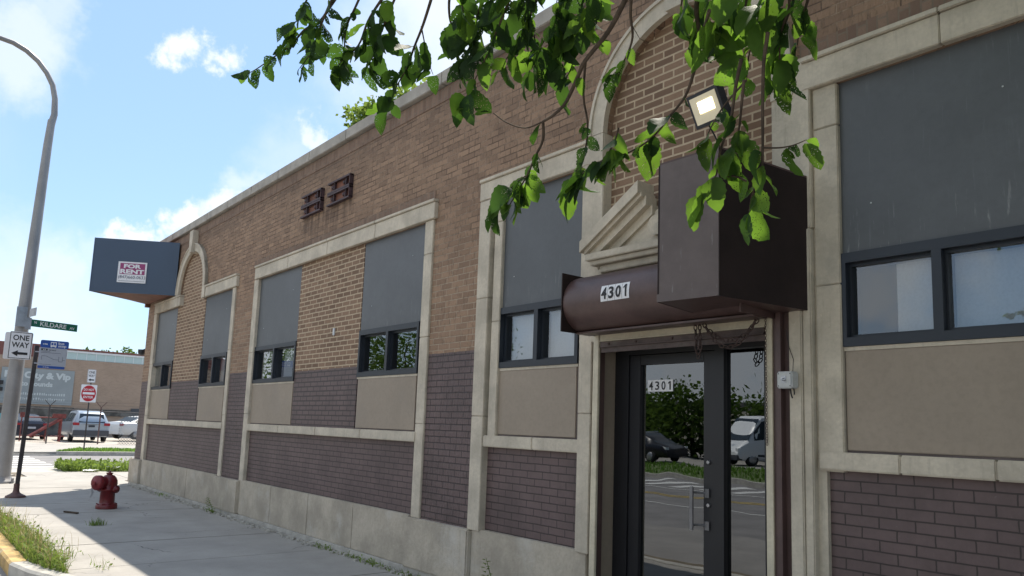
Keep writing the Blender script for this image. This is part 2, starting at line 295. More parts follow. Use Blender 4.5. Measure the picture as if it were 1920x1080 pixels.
# ------------------------------------------------------------------ mesh helpers
class MB:
    def __init__(s): s.v=[]; s.f=[]; s.sm=[]
    def add(s,vs,fs,smooth=False):
        o=len(s.v); s.v+= [Vector(v) for v in vs]; s.f+=[tuple(i+o for i in q) for q in fs]; s.sm+=[smooth]*len(fs); return s
    def box(s,x0,x1,y0,y1,z0,z1,bev=0):
        x0,x1=sorted((x0,x1)); y0,y1=sorted((y0,y1)); z0,z1=sorted((z0,z1))
        if bev<=0:
            return s.add([(x,y,z) for x in (x0,x1) for y in (y0,y1) for z in (z0,z1)],[(0,1,3,2),(4,6,7,5),(0,4,5,1),(2,3,7,6),(0,2,6,4),(1,5,7,3)])
        bm=bmesh.new(); bmesh.ops.create_cube(bm,size=1)
        for v in bm.verts: v.co=Vector(((x0+x1)/2+v.co.x*(x1-x0),(y0+y1)/2+v.co.y*(y1-y0),(z0+z1)/2+v.co.z*(z1-z0)))
        bmesh.ops.bevel(bm,geom=bm.edges[:],offset=bev,segments=2,affect='EDGES')
        s.bm(bm); return s
    def bm(s,bm,smooth=False):
        bm.verts.index_update(); s.add([v.co.copy() for v in bm.verts],[[v.index for v in q.verts] for q in bm.faces],smooth); bm.free()
    def obox(s,c,ax,ay,az,hx,hy,hz):   # oriented box
        c=Vector(c); vs=[c+ax*hx*i+ay*hy*j+az*hz*k for i in (-1,1) for j in (-1,1) for k in (-1,1)]
        return s.add(vs,[(0,1,3,2),(4,6,7,5),(0,4,5,1),(2,3,7,6),(0,2,6,4),(1,5,7,3)])
    def prism(s,pts,y0,y1):    # polygon in (x,z) extruded along y
        n=len(pts); vs=[(p[0],y0,p[1]) for p in pts]+[(p[0],y1,p[1]) for p in pts]
        return s.add(vs,[tuple(range(n)),tuple(range(2*n-1,n-1,-1))]+[(i,i+n,(i+1)%n+n,(i+1)%n) for i in range(n)])
    def prismz(s,pts,z0,z1):
        n=len(pts); vs=[(p[0],p[1],z0) for p in pts]+[(p[0],p[1],z1) for p in pts]
        return s.add(vs,[tuple(range(n)),tuple(range(2*n-1,n-1,-1))]+[(i,i+n,(i+1)%n+n,(i+1)%n) for i in range(n)])
    def tube(s,pts,rads,n=8,cap=True,smooth=True):
        pts=[Vector(p) for p in pts]
        if not hasattr(rads,'__len__'): rads=[rads]*len(pts)
        vs=[]; a=None
        for i,p in enumerate(pts):
            t=(pts[min(i+1,len(pts)-1)]-pts[max(i-1,0)]).normalized()
            if a is None: a=t.orthogonal()
            a=a-t*a.dot(t)
            if a.length<1e-4: a=t.orthogonal()
            a.normalize(); b=t.cross(a).normalized()
            for k in range(n): vs.append(p+(a*math.cos(2*PI*k/n)+b*math.sin(2*PI*k/n))*rads[i])
        fs=[(i*n+k,i*n+(k+1)%n,(i+1)*n+(k+1)%n,(i+1)*n+k) for i in range(len(pts)-1) for k in range(n)]
        s.add(vs,fs,smooth)
        if cap: s.add(vs[:n],[tuple(range(n-1,-1,-1))]); s.add(vs[-n:],[tuple(range(n))])
        return s
    def lathe(s,c,prof,n=24,axis=Vector((0,0,1))):   # prof: (r,h)
        c=Vector(c); axis=axis.normalized(); a=axis.orthogonal().normalized(); b=axis.cross(a); vs=[]
        for rr,h in prof:
            for k in range(n): vs.append(c+axis*h+(a*math.cos(2*PI*k/n)+b*math.sin(2*PI*k/n))*rr)
        fs=[(i*n+k,i*n+(k+1)%n,(i+1)*n+(k+1)%n,(i+1)*n+k) for i in range(len(prof)-1) for k in range(n)]
        s.add(vs,fs,True); s.add(vs[:n],[tuple(range(n-1,-1,-1))]); s.add(vs[-n:],[tuple(range(n))]); return s
    def build(s,name,material,parent=None,bevel=0):
        me=bpy.data.meshes.new(name); off=parent.matrix_world.translation if False else (WL.get(parent.name,Vector()) if parent else Vector())
        me.from_pydata([v-off for v in s.v],[],s.f); me.validate()
        if len(me.polygons)==len(s.sm): me.polygons.foreach_set('use_smooth',s.sm)
        ms=material if isinstance(material,(list,tuple)) else [material]
        for q in ms: me.materials.append(q)
        bm=bmesh.new(); bm.from_mesh(me); bmesh.ops.recalc_face_normals(bm,faces=bm.faces[:]) if s.fixn else None
        bm.to_mesh(me); bm.free()
        o=bpy.data.objects.new(name,me); COL.objects.link(o)
        if parent: o.parent=parent
        if bevel:
            md=o.modifiers.new('bevel','BEVEL'); md.width=bevel; md.segments=2; md.limit_method='ANGLE'
        WL[o.name]=off.copy()
        return o
    fixn=True
WL={}
def thing(name,label,cat,loc=(0,0,0),group=None):
    o=bpy.data.objects.new(name,None); COL.objects.link(o); o.location=loc; WL[o.name]=Vector(loc)
    o['label']=label; o['category']=cat
    if group: o['group']=group
    return o
def tag(o,label,cat,group=None,kind=None):
    o['label']=label; o['category']=cat
    if group: o['group']=group
    if kind: o['kind']=kind
    return o
def struct(o,label=None): o['kind']='structure'; return o
def each(name,mt,parent,fn,items):      # one part per item
    out=[]
    for it in items:
        q=MB(); fn(q,*it); out.append(q.build(name,mt,parent))
    return out
def bx_(q,*a): q.box(*a)
def copy_tree(o,parent=None):
    c=o.copy(); COL.objects.link(c); c.parent=parent
    for ch in list(o.children): copy_tree(ch,c)
    return c
def textmb(mb,body,origin,u,v,w,h,bold=0.0,mapf=None,spacing=1.0):
    cu=bpy.data.curves.new('t','FONT'); cu.body=body; cu.offset=bold; cu.space_character=spacing; cu.resolution_u=3
    ob=bpy.data.objects.new('t',cu); COL.objects.link(ob); bpy.context.view_layer.update()
    me=bpy.data.meshes.new_from_object(ob); bpy.data.objects.remove(ob)
    if mapf:
        bm=bmesh.new(); bm.from_mesh(me); yy=[v.co.y for v in bm.verts]
        for k in range(1,10): bmesh.ops.bisect_plane(bm,geom=bm.verts[:]+bm.edges[:]+bm.faces[:],plane_co=(0,min(yy)+(max(yy)-min(yy))*k/10,0),plane_no=(0,1,0))
        bm.to_mesh(me); bm.free()
    xs=[q.co.x for q in me.vertices]; ys=[q.co.y for q in me.vertices]
    x0,x1,y0,y1=min(xs),max(xs),min(ys),max(ys); origin=Vector(origin); vs=[]
    for q in me.vertices:
        a=(q.co.x-x0)/(x1-x0); b=(q.co.y-y0)/(y1-y0)
        vs.append(mapf(a,b) if mapf else origin+u*(a*w)+v*(b*h))
    mb.add(vs,[tuple(p.vertices) for p in me.polygons]); bpy.data.meshes.remove(me)
def rect(mb,o,u,v,x0,x1,y0,y1,nrm,off,th=.002,rad=0):
    c=[]
    if rad>0:
        for cx,cy,a0 in ((x1-rad,y1-rad,0),(x0+rad,y1-rad,90),(x0+rad,y0+rad,180),(x1-rad,y0+rad,270)):
            for k in range(5): a=R(a0+k*22.5); c.append((cx+rad*math.cos(a),cy+rad*math.sin(a)))
    else: c=[(x0,y0),(x1,y0),(x1,y1),(x0,y1)]
    n=len(c); o=Vector(o)
    vs=[o+u*a+v*b+nrm*(off+th) for a,b in c]+[o+u*a+v*b+nrm*off for a,b in c]
    mb.add(vs,[tuple(range(n)),tuple(range(2*n-1,n-1,-1))]+[(i,i+n,(i+1)%n+n,(i+1)%n) for i in range(n)])
XX,YY,ZZ=Vector((1,0,0)),Vector((0,1,0)),Vector((0,0,1))
def one(mb,f):
    vs=[];k=10
    for i in range(k+1): vs+=[f(.50,i/k),f(.95,i/k)]
    mb.add(vs,[(2*i,2*i+1,2*i+3,2*i+2) for i in range(k)]); mb.add([f(.50,1),f(.05,.80),f(.05,.66),f(.50,.80)],[(0,1,2,3)])
# ================================================================== SETTING: ground
def sheet(name,mt,pts,z):
    mb=MB(); mb.add([(x,y,z) for x,y in pts],[tuple(range(len(pts)))]); return struct(mb.build(name,mt))
sheet('ground',M['lot'],[(-700,-500),(600,-500),(600,700),(-700,700)],-.175)
sheet('road',M['asphalt'],[(-300,-15),(200,-15),(200,1.9),(-300,1.9)],-.150)
sheet('road_parking_lane',M['asphalt_pale'],[(-24,-2.0),(30,-2.0),(30,1.9),(-24,1.9)],-.146)
sheet('side_road',M['asphalt'],[(-36.2,-15),(-26.6,-15),(-26.6,80),(-36.2,80)],-.142)
mb=MB()
for i in range(7):
    x=-35.4+i*1.28; z=-.136
    mb.add([(x,.6,z),(x+.58,.6,z),(x+.58,4.5,z),(x,4.5,z)],[(0,1,2,3)])
struct(mb.build('crosswalk_markings',M['road_paint']))
mb=MB()
for y in (-6.0,-10.9): mb.add([(-300,y,-.141),(60,y,-.141),(60,y+.13,-.141),(-300,y+.13,-.141)],[(0,1,2,3)])
for i in range(5): mb.add([(-20+i*1.2,-14.2+0*i,-.141),(-19.5+i*1.2,-14.2,-.141),(-19.5+i*1.2,-11.4,-.141),(-20+i*1.2,-11.4,-.141)],[(0,1,2,3)])
struct(mb.build('road_markings',M['road_paint']))
mb=MB()
for y in (-8.4,-8.7): mb.add([(-300,y,-.1415),(60,y,-.1415),(60,y+.11,-.1415),(-300,y+.11,-.1415)],[(0,1,2,3)])
struct(mb.build('centre_line_markings',M['yellow_paint']))
# kerb path of the near pavement
KP=[(-23.4,2.6),(-22.4,1.75),(-21.0,1.36),(-19,1.25),(-15,1.2),(-11.47,1.2),(-9.9,1.2),(-9.35,1.3),(-8.6,1.55),(-7.6,1.78),(-6.8,1.86),(-4,1.9),(12,1.9)]
def kerbstrip(name,path,w,z0,z1,mt):
    mb=MB(); P=[Vector((x,y,0)) for x,y in path]; L_=[];R_=[]
    for i,p in enumerate(P):
        t=(P[min(i+1,len(P)-1)]-P[max(i-1,0)]).normalized(); n_=Vector((-t.y,t.x,0)); L_.append(p); R_.append(p+n_*w)
    b=.015
    for i in range(len(P)-1):
        a,c,e,g=L_[i],L_[i+1],R_[i+1],R_[i]
        t=(c-a).normalized(); n_=Vector((-t.y,t.x,0))
        prof=[(0,z0),(0,z1-b*1.6),(b*1.6,z1),(w,z1),(w,z0)]
        vs=[]
        for base,other in ((a,g),(c,e)):
            dv=(other-base).normalized()
            for q,zz in prof: vs.append(base+dv*q+Vector((0,0,zz)))
        mb.add(vs,[(k,k+5,(k+1)%5+5,(k+1)%5) for k in range(5)]+[(0,1,2,3,4),(9,8,7,6,5)])
    return struct(mb.build(name,mt))
kerbstrip('kerb',KP[6:],.16,-.17,.0,M['kerb'])
kerbstrip('kerb_painted',KP[3:7],.16,-.17,.003,M['kerb_yellow'])
kerbstrip('kerb_corner',KP[:4],.16,-.17,-.001,M['kerb'])
# pavement slabs with open joints
mb=MB()
xs=[-24.3,-22.6,-20.9,-19.2,-17.5,-15.9,-14.3,-12.66,-10.85,-9.2,-7.5,-5.8,-4.1,-2.4,-.7,1,2.7,4.4,6.1,7.8,9.5,11.9]
def kerbY(x):
    for (a,b),(c,e) in zip(KP[:-1],KP[1:]):
        if a<=x<=c: return b+(e-b)*(x-a)/(c-a)
    return KP[0][1] if x<KP[0][0] else KP[-1][1]
for i,(a,b) in enumerate(zip(xs[:-1],xs[1:])):
    j=.011; dz=random.uniform(-.002,.002)
    n=5; top=[]
    x0,x1=a+j,b-j
    if x1<-20.1: ytop=5.0
    else: ytop=4.75
    lo=[(x0+(x1-x0)*k/n,kerbY(x0+(x1-x0)*k/n)+.17) for k in range(n+1)]
    if x0<-23.5: lo=[(q[0],2.9) for q in lo]
    sk=.10
    pts=lo+[(x1-sk,ytop),(x0-sk,ytop)]
    mb.prismz(pts,-.12,-.004+dz)
for k in range(12): mb.prismz([(-24.1,5.02+k*1.7),(-20.1,5.02+k*1.7),(-20.1,6.7+k*1.7),(-24.1,6.7+k*1.7)],-.12,-.003+random.uniform(-.002,.002))
struct(mb.build('sidewalk',M['concrete']))
sheet('sidewalk_bed',M['dirt'],[(-24.6,1.3),(-24,30),(12,30),(12,1.95),(-8,1.6),(-9.5,1.3),(-21,1.4)],-.03)
# parkway by the side road, its kerb, the ramp
mb=MB(); mb.prismz([(-26.3,4.2),(-24.4,4.0),(-24.15,30),(-26.3,30)],-.17,-.01); struct(mb.build('parkway_soil',M['soil']))
mb=MB(); mb.box(-26.6,-26.3,4.2,40,-.17,-.012); mb.prismz([(-26.6,1.9),(-24.35,1.9),(-24.35,4.0),(-26.35,4.2),(-26.6,4.2)],-.17,-.05)
struct(mb.build('kerb_side_road',M['kerb']))
# far side of the side road
mb=MB(); mb.box(-36.5,-36.2,5.6,90,-.17,.02); mb.box(-36.4,-36.2,-1,5.6,-.17,-.09); struct(mb.build('kerb_far',M['kerb']))
mb=MB(); mb.prismz([(-40.2,7.0),(-38.4,5.9),(-36.5,5.6),(-36.5,60),(-40.2,60)],-.17,.0); struct(mb.build('lawn_soil',M['soil']))
mb=MB(); mb.prismz([(-46,-1),(-36.4,-1),(-36.5,5.6),(-38.4,5.9),(-40.2,7.0),(-40.2,60),(-46,60)],-.17,-.01); struct(mb.build('sidewalk_far',M['concrete']))
sheet('parking_lot',M['lot'],[(-61.5,-40),(-46,-40),(-46,80),(-61.5,80)],-.02)
# opposite side of the main road
mb=MB(); mb.box(-200,100,-15.3,-15,-.17,.0); struct(mb.build('kerb_opposite',M['kerb']))
mb=MB(); mb.box(-200,100,-23.5,-15.3,-.17,-.01); struct(mb.build('verge_opposite',M['soil']))
sheet('parking_lot_opposite',M['concrete'],[(-200,-60),(100,-60),(100,-23.5),(-200,-23.5)],-.012)
# ------------------------------------------------------------------ grass and weeds
def blades(mb,n,region,h0,h1,w,lean=.4,z=0,seedheads=False):
    for _ in range(n):
        x,y=region(); h=random.uniform(h0,h1)*(.6+.8*random.random()); a=random.uniform(0,2*PI); dv=Vector((math.cos(a),math.sin(a),0)); ln=lean*h*random.random()*1.3
        side=Vector((-dv.y,dv.x,0))*w*random.uniform(.6,1.3); b=Vector((x,y,z))
        m1=b+dv*ln*.35+ZZ*h*.55; t=b+dv*ln+ZZ*h*(.95-.2*random.random())
        mb.add([b-side,b+side,m1+side*.8,m1-side*.8,t],[(0,1,2,3),(3,2,4)])
def leaflets(mb,n,region,h,s,z=0):
    for _ in range(n):
        x,y=region(); c=Vector((x,y,z+h*random.random()**1.5)); a=Vector((random.uniform(-1,1),random.uniform(-1,1),random.uniform(-.3,.9))).normalized(); b=a.orthogonal().normalized()
        b=(b*random.uniform(-1,1)+a.cross(b)*random.uniform(-1,1)).normalized(); k=s*random.uniform(.5,1.3)
        mb.add([c,c+a*k*.5+b*k*.28,c+a*k,c+a*k*.5-b*k*.28],[(0,1,2,3)])
def stuff(mb,name,mt,label,cat):
    MB.fixn=False; o=mb.build(name,mt); MB.fixn=True; tag(o,label,cat,kind='stuff'); return o
def kreg():
    while True:
        x=random.uniform(-14.8,-9.0); w=.16+.20*max(0,min(1,(x+14.6)/4))
        y=kerbY(x)+.16+abs(random.gauss(0,.5))*w
        if noise.noise(Vector((x*1.7,y*2,0)))>-.35: return x,y
mb=MB(); blades(mb,4200,kreg,.04,.15,.0035,.9); blades(mb,130,kreg,.16,.32,.0026,.7); leaflets(mb,2200,kreg,.13,.045)
stuff(mb,'kerbside_weeds',M['weed'],'overgrown green weeds along the yellow kerb','weeds')
mb=MB(); blades(mb,900,kreg,.08,.28,.003,.8); 
def kreg2(): x,y=kreg(); return x,y+random.uniform(0,.12)
blades(mb,260,kreg2,.02,.07,.003,2.2)
stuff(mb,'dry_grass',M['straw'],'dry straw coloured grass stalks among the kerb weeds','dry grass')
preg=lambda:(random.uniform(-26.25,-24.3),4.05+25*random.random()**2)
mb=MB(); blades(mb,4500,preg,.10,.26,.012,.7); leaflets(mb,5500,preg,.22,.11)
stuff(mb,'parkway_weeds',M['weed'],'leafy weeds in the strip behind the red hydrant','weeds')
def lreg():
    while True:
        x=random.uniform(-40.1,-36.55); y=5.6+24*random.random()**1.3
        if y>5.6+max(0,(-36.5-x))*.38: return x,y
mb=MB(); blades(mb,9000,lreg,.05,.10,.02,.6); stuff(mb,'lawn_grass',M['grass'],'mown green grass strip across the side road','grass')
oreg=lambda:(random.uniform(-60,5),random.uniform(-23.4,-15.4))
mb=MB(); blades(mb,9000,oreg,.08,.2,.03,.6); stuff(mb,'verge_grass',M['grass'],'grass verge on the opposite side of the main road','grass')
# weeds and grit along the foot of the facade
def wreg(): x=-19.5+13.5*random.random(); return x,4.60-abs(random.gauss(0,.05))-.02
mb=MB(); blades(mb,260,lambda:(random.choice((-16.8,-13.7,-9.3,-8.35,-7.9,-7.2))+random.gauss(0,.18),4.55-abs(random.gauss(0,.04))),.02,.09,.004,.8); leaflets(mb,260,lambda:(random.choice((-16.8,-13.7,-9.3,-8.35,-7.9,-7.2))+random.gauss(0,.22),4.55-abs(random.gauss(0,.04))),.05,.03)
stuff(mb,'wall_foot_weeds',M['weed'],'small weeds growing out of the joint at the foot of the brick facade','weeds')
mb=MB()
for _ in range(700):
    x,y=wreg(); s=random.uniform(.006,.028); mb.obox((x,y,s*.3),Vector((math.cos(x*9),math.sin(x*9),0)),Vector((-math.sin(x*9),math.cos(x*9),0)),ZZ,s,s*.7,s*.5)
stuff(mb,'grit',M['kerb'],'crumbled mortar and grit along the facade foot','debris')
mb=MB(); blades(mb,90,lambda:(-12.62+random.gauss(0,.035),2.56+random.gauss(0,.06)),.04,.12,.004,.9)
tag(mb.build('weed_tuft',M['weed']),'small weed tuft in a sidewalk joint before the red hydrant','weed')
def sprout(x,y,z,h,name,label):
    t=thing(name,label,'weed',(x,y,z)); mb=MB(); p=[Vector((x,y,z)),Vector((x+.02,y-.03,z+h*.4)),Vector((x-.01,y-.07,z+h*.75)),Vector((x-.05,y-.08,z+h))]
    mb.tube(p,[.006,.005,.004,.002],5); mb.build('stem',M['weed'],t); mb=MB()
    for i in range(26):
        k=.12+.86*i/26; q=p[0].lerp(p[3],k)+Vector((0,-.03*math.sin(k*3),0)); a=i*2.4; dv=Vector((math.cos(a),math.sin(a)*.8,.35)).normalized(); sd=dv.cross(ZZ).normalized(); l_=.10*(1.1-k*.6)
        mb.add([q,q+dv*l_*.5+sd*.012,q+dv*l_-ZZ*.015,q+dv*l_*.5-sd*.012],[(0,1,2,3)])
    MB.fixn=False; mb.build('leaves',M['weed'],t); MB.fixn=True
sprout(-5.72,4.5,.0,.42,'sprouting_weed','young leafy weed standing against the limestone base left of the door')
sprout(-13.55,4.5,.0,.26,'sprouting_weed','short dark weed at the foot of the far brick pier')
# litter
for i,(x,y,s,lab) in enumerate(((-24.15,4.6,.26,'flat white paper sheet lying at the front of the parkway weeds'),(-24.6,5.25,.22,'crumpled white paper in the parkway weeds next to the building corner'))):
    mb=MB(); vs=[];n=5
    for a in range(n):
        for b in range(n): vs.append((x+(a/4-.5)*s*1.2,y+(b/4-.5)*s*1.5,.02+(.09 if i else .05)*random.random()+.03*i))
    mb.add(vs,[(a*n+b,a*n+b+1,(a+1)*n+b+1,(a+1)*n+b) for a in range(n-1) for b in range(n-1)]); tag(mb.build('paper_litter',M['paper']),lab,'litter')
mb=MB(); mb.obox((-14.3,2.5,.012),Vector((.9,.45,0)).normalized(),Vector((-.45,.9,0)).normalized(),ZZ,.16,.018,.012)
tag(mb.build('stick',M['bark']),'short dark stick on the shaded sidewalk in front of the hydrant','stick')
# ================================================================== BRICK BUILDING
B=thing('brick_building','long low brown brick building with limestone trim and plum painted base','building',(-8,6,0))
PY=4.70
def fx(X,Y): return X*Y/4.7
def fbox(mb,X0,X1,Y0,Y1,z0,z1,bev=0): mb.box(fx(X0,Y0),fx(X1,Y0),Y0,Y1,z0,z1,bev)
def arc(cx,cz,rr,a0,a1,n=24): return [(cx+rr*math.cos(R(a0+(a1-a0)*k/n)),cz+rr*math.sin(R(a0+(a1-a0)*k/n))) for k in range(n+1)]
CA,CE=-16.60,-3.775; ZS=4.22; RI=.83; RO=1.0
# wall shell
mb=MB()
top=[(-20.0,3.97)]+[(CA-RI,3.97)]+arc(CA,ZS,RI,180,0)+[(CA+RI,3.97)]+[(CE-RI,3.97)]+arc(CE,ZS,RI,180,0)+[(CE+RI,3.97),(9,3.97),(9,5.56),(-20.0,5.56)]
mb.prism(top,PY,5.0)
for a,b in ((-20.0,-19.42),(-13.98,-12.98),(-7.42,-6.46),(-.98,9)): mb.box(a,b,PY,5.0,.5,3.97)
mb.box(-20.0,-19.7,5.0,22,.3,5.56); mb.box(8.7,9,5.0,22,.3,5.56); mb.box(-20,9,21.7,22,.3,5.56)
mb.build('wall',M['brick_upper'],B)
mb=MB(); mb.box(-19.7,8.7,5.0,21.7,5.2,5.3); mb.build('roof',M['roof'],B)
mb=MB(); mb.box(-19.7,8.7,5.55,5.6,.0,5.2); mb.build('dark_backing',M['dark'],B)  # near-black sheet standing in for the unlit rooms behind the panes
def _a(q): fbox(q,CA-.93,CA+.99,4.725,4.98,1.49,3.97); q.box(CA-.95,CA+.95,4.735,4.98,3.97,5.2)
def _b(q): fbox(q,-11.035,-9.035,4.72,4.98,1.49,3.97)
def _c(q): q.box(CE-.9,CE+.9,4.76,4.98,2.38,5.25)
for fn in (_a,_b,_c): each('infill_wall',M['brick_infill'],B,fn,[()])
each('painted_wall_panel',M['brick_painted'],B,bx_,[(a,b,4.735,4.98,.5,1.45) for a,b in ((-19.25,-14.0),(-12.85,-7.5),(-6.35,-4.8),(-2.70,-.9))])
# soldier courses
each('soldier_course',M['brick_soldier'],B,bx_,[(-20.0,9,4.692,4.72,5.385,5.56),(-13.06,-7.36,4.692,4.72,4.205,4.32),(-2.74,-.9,4.692,4.72,4.215,4.33)])
# coping
mb=MB(); x=-20.06
while x<9: 
    w=.6 if x<-19.9 else 1.22; mb.box(x+.003,min(x+w,9.06)-.003,4.63,5.04,5.575+random.uniform(-.003,.003),5.735,.008); x+=w
mb.box(-20.06,-19.66,5.05,22,5.575,5.73); mb.build('coping',M['coping'],B)
# foundation
def stones(mb,xa,xb,y0,z0,z1,pieces):
    w=(xb-xa)/pieces; x=xa
    for i in range(pieces):
        mb.box(x+.002,x+w-.002,y0+random.uniform(-.004,.004),5.0,z0,z1-.0,.006); x+=w
each('foundation',M['stone_base'],B,stones,[(a,b,4.675,.05,.60,p) for a,b,p in ((-19.2,-14.06,3),(-12.86,-7.56,4),(-6.36,-4.73,1),(-2.66,-1.0,1))])
each('foundation',M['stone_base'],B,bx_,[(-20.05,-19.95,5.0,22,.05,.59)])
each('pier_foundation',M['stone_base'],B,bx_,[(a,b,4.62,5.0,.05,.585,.015) for a,b in ((-20.1,-19.2),(-14.06,-12.86),(-7.56,-6.36),(-1.0,.3))])
each('footing',M['kerb'],B,bx_,[(-20.08,-4.73,4.64,5.0,-.1,.048),(-2.66,9,4.64,5.0,-.1,.048),(-20.04,-19.9,5,22,-.1,.048)])
# jambs
def jamb(mb,X0,X1,yf,z0,z1,yb=4.9,segs=True):
    a,b=fx(X0,yf),fx(X1,yf)
    zz=[z0]; 
    while zz[-1]<z1-1.3: zz.append(zz[-1]+random.uniform(.95,1.25))
    zz.append(z1)
    for p,q in zip(zz[:-1],zz[1:]): mb.box(a,b,yf+random.uniform(0,.002),yb,p+.0015,q-.0015,.006)
JM=[(a,b,4.675,.585,3.97) for a,b in ((-19.46,-19.22),(-14.10,-13.94),(-13.02,-12.82),(-7.565,-7.386))]+[(a,b,4.655,.585,3.97) for a,b in ((-6.48,-6.28),(-1.12,-.92))]
JM+=[(-6.20,-6.07,4.685,1.50,3.97),(-2.655,-2.485,4.685,1.40,3.97),(-1.30,-1.15,4.685,1.40,3.97)]
each('stone_jamb',M['stone'],B,jamb,JM)
def _jl(q): jamb(q,-4.905,-4.745,4.655,.585,4.22); q.box(-4.86,-4.60,4.655,4.9,2.36,4.22,.006)
def _jr(q):
    q.box(fx(-2.86,4.63),fx(-2.765,4.63),4.63,4.9,.6,2.95,.008); q.box(fx(-2.86,4.63),fx(-2.765,4.63),4.63,4.9,.0,.597,.008)
    q.box(-2.725,-2.66,4.645,4.9,.0,3.0,.008); q.box(-2.765,-2.72,4.69,4.9,0,3.0)
    q.box(-2.945,-2.655,4.655,4.9,3.0,4.22,.006); q.box(-2.662,-2.60,4.70,4.9,.0,3.97)
for fn in (_jl,_jr): each('stone_jamb',M['stone'],B,fn,[()])
# lintels with a projecting cap fillet
def _l(mb,a,b,js):
    w=(b-a)/js
    for k in range(js):
        p,q=fx(a+k*w,4.65)+.002,fx(a+(k+1)*w,4.65)-.002
        mb.box(p,q,4.65,4.98,3.972,4.165,.006); mb.box(p-.0,q+.0,4.632,4.98,4.168,4.205,.006)
each('lintel',M['stone'],B,_l,((-19.48,-17.44,1),(-15.72,-13.93,1),(-13.03,-7.375,4),(-6.49,-4.79,1),(-2.74,-.91,2)))
# arches
for c in (CA,CE):
    mb=MB(); cuts=[180,150,120,90,60,30,0]
    for a0,a1 in zip(cuts[:-1],cuts[1:]):
        o=arc(c,ZS,RO,a0-.25,a1+.25,8); i=arc(c,ZS,RI,a1+.25,a0-.25,8); mb.prism(o+i,4.645,4.74)
        o=arc(c,ZS,RO+.0,a0-.25,a1+.25,8); i=arc(c,ZS,RO-.03,a1+.25,a0-.25,8); mb.prism(o+i,4.628,4.70)
    for sg in (-1,1): mb.box(c+sg*RI,c+sg*RO,4.645,4.74,3.97,ZS-.002)
    ao=mb.build('arch',M['stone'],B)
    mb=MB(); mb.prism([(c-.08,ZS+RI-.03),(c+.08,ZS+RI-.03),(c+.12,ZS+RO+.27),(c-.12,ZS+RO+.27)],4.58,4.75); mb.build('keystone',M['stone'],ao)
# sills
def _s(mb,a,b,js):
    w=(b-a)/js
    for k in range(js): mb.box(fx(a+k*w,4.665)+.001,fx(a+(k+1)*w,4.665)-.001,4.665,4.98,1.412,1.525,.008)
each('sill',M['stone'],B,_s,((-19.24,-14.09,2),(-12.84,-7.56,4),(-6.27,-4.745,2),(-2.655,-1.12,3)))
# window stacks
def stack(X0,X1,yf=4.715,mull=None,blind=None,gl=M['glass']):
    a,b=fx(X0,yf),fx(X1,yf)
    mb=MB(); mb.box(a,b,yf+.008,4.95,2.80,3.972); mb.build('upper_panel',M['panel_dark'],B)
    each('screw',M['offwhite'],B,bx_,[(a+(b-a)*kx-.004,a+(b-a)*kx+.004,yf+.003,yf+.009,zk,zk+.008) for kx,zk in ((.18,3.1),(.83,3.62))])
    e=MB(); e.box(a,b,yf+.012,4.95,1.52,2.185); e.build('panel_surround',M['panel_edge'],B)
    mb=MB(); mb.box(a+.025,b-.02,yf,4.94,1.54,2.165,.004); mb.build('lower_panel',M['panel_tan'],B)
    mb=MB(); mb.box(a,b,yf-.004,yf+.03,2.165,2.19); mb.build('window_ledge',M['stone'],B)
    fr=MB(); t=.05; mu=mull if mull else (a+b)/2
    yb=yf+.14
    fr.box(a+.003,b-.003,yf-.015,yb,2.735,2.80); fr.box(a+.003,b-.003,yf-.015,yb,2.192,2.25)
    fr.box(a+.003,a+.045,yf-.0145,yb,2.25,2.735); fr.box(b-.045,b-.003,yf-.0145,yb,2.25,2.735); fr.box(mu-.028,mu+.028,yf-.0145,yb,2.25,2.735)
    # inner sash
    for p,q in ((a+.045,mu-.028),(mu+.028,b-.045)):
        fr.box(p,q,yf+.035,yb,2.25,2.27); fr.box(p,q,yf+.035,yb,2.715,2.735); fr.box(p,p+.014,yf+.035,yb,2.27,2.715); fr.box(q-.014,q,yf+.035,yb,2.27,2.715)
    F=fr.build('window_frame',M['frame'],B)
    for i,(p,q) in enumerate(((a+.059,mu-.042),(mu+.042,b-.059))):
        g=MB(); g.add([(p,yf+.06,2.27),(q,yf+.06,2.27),(q,yf+.06,2.715),(p,yf+.06,2.715)],[(0,1,2,3)]); MB.fixn=False; g.build('pane',gl,F); MB.fixn=True
    if blind:
        bl=MB()
        each('blind',M['blind'],B,bx_,[(p,q,yf+.15,yf+.155,2.2,2.8) for p,q in blind])
    return a,b
stack(-19.12,-17.54); stack(-15.60,-14.10,blind=[(-15.4,-14.2)]); stack(-12.74,-11.04,blind=[(-11.85,-11.2)]); stack(-9.03,-7.565); stack(-6.07,-4.905,blind=[(-6.2,-4.9)])
stack(-2.487,-1.305,mull=fx(-1.89,4.715),blind=[(-2.2,-1.25)])
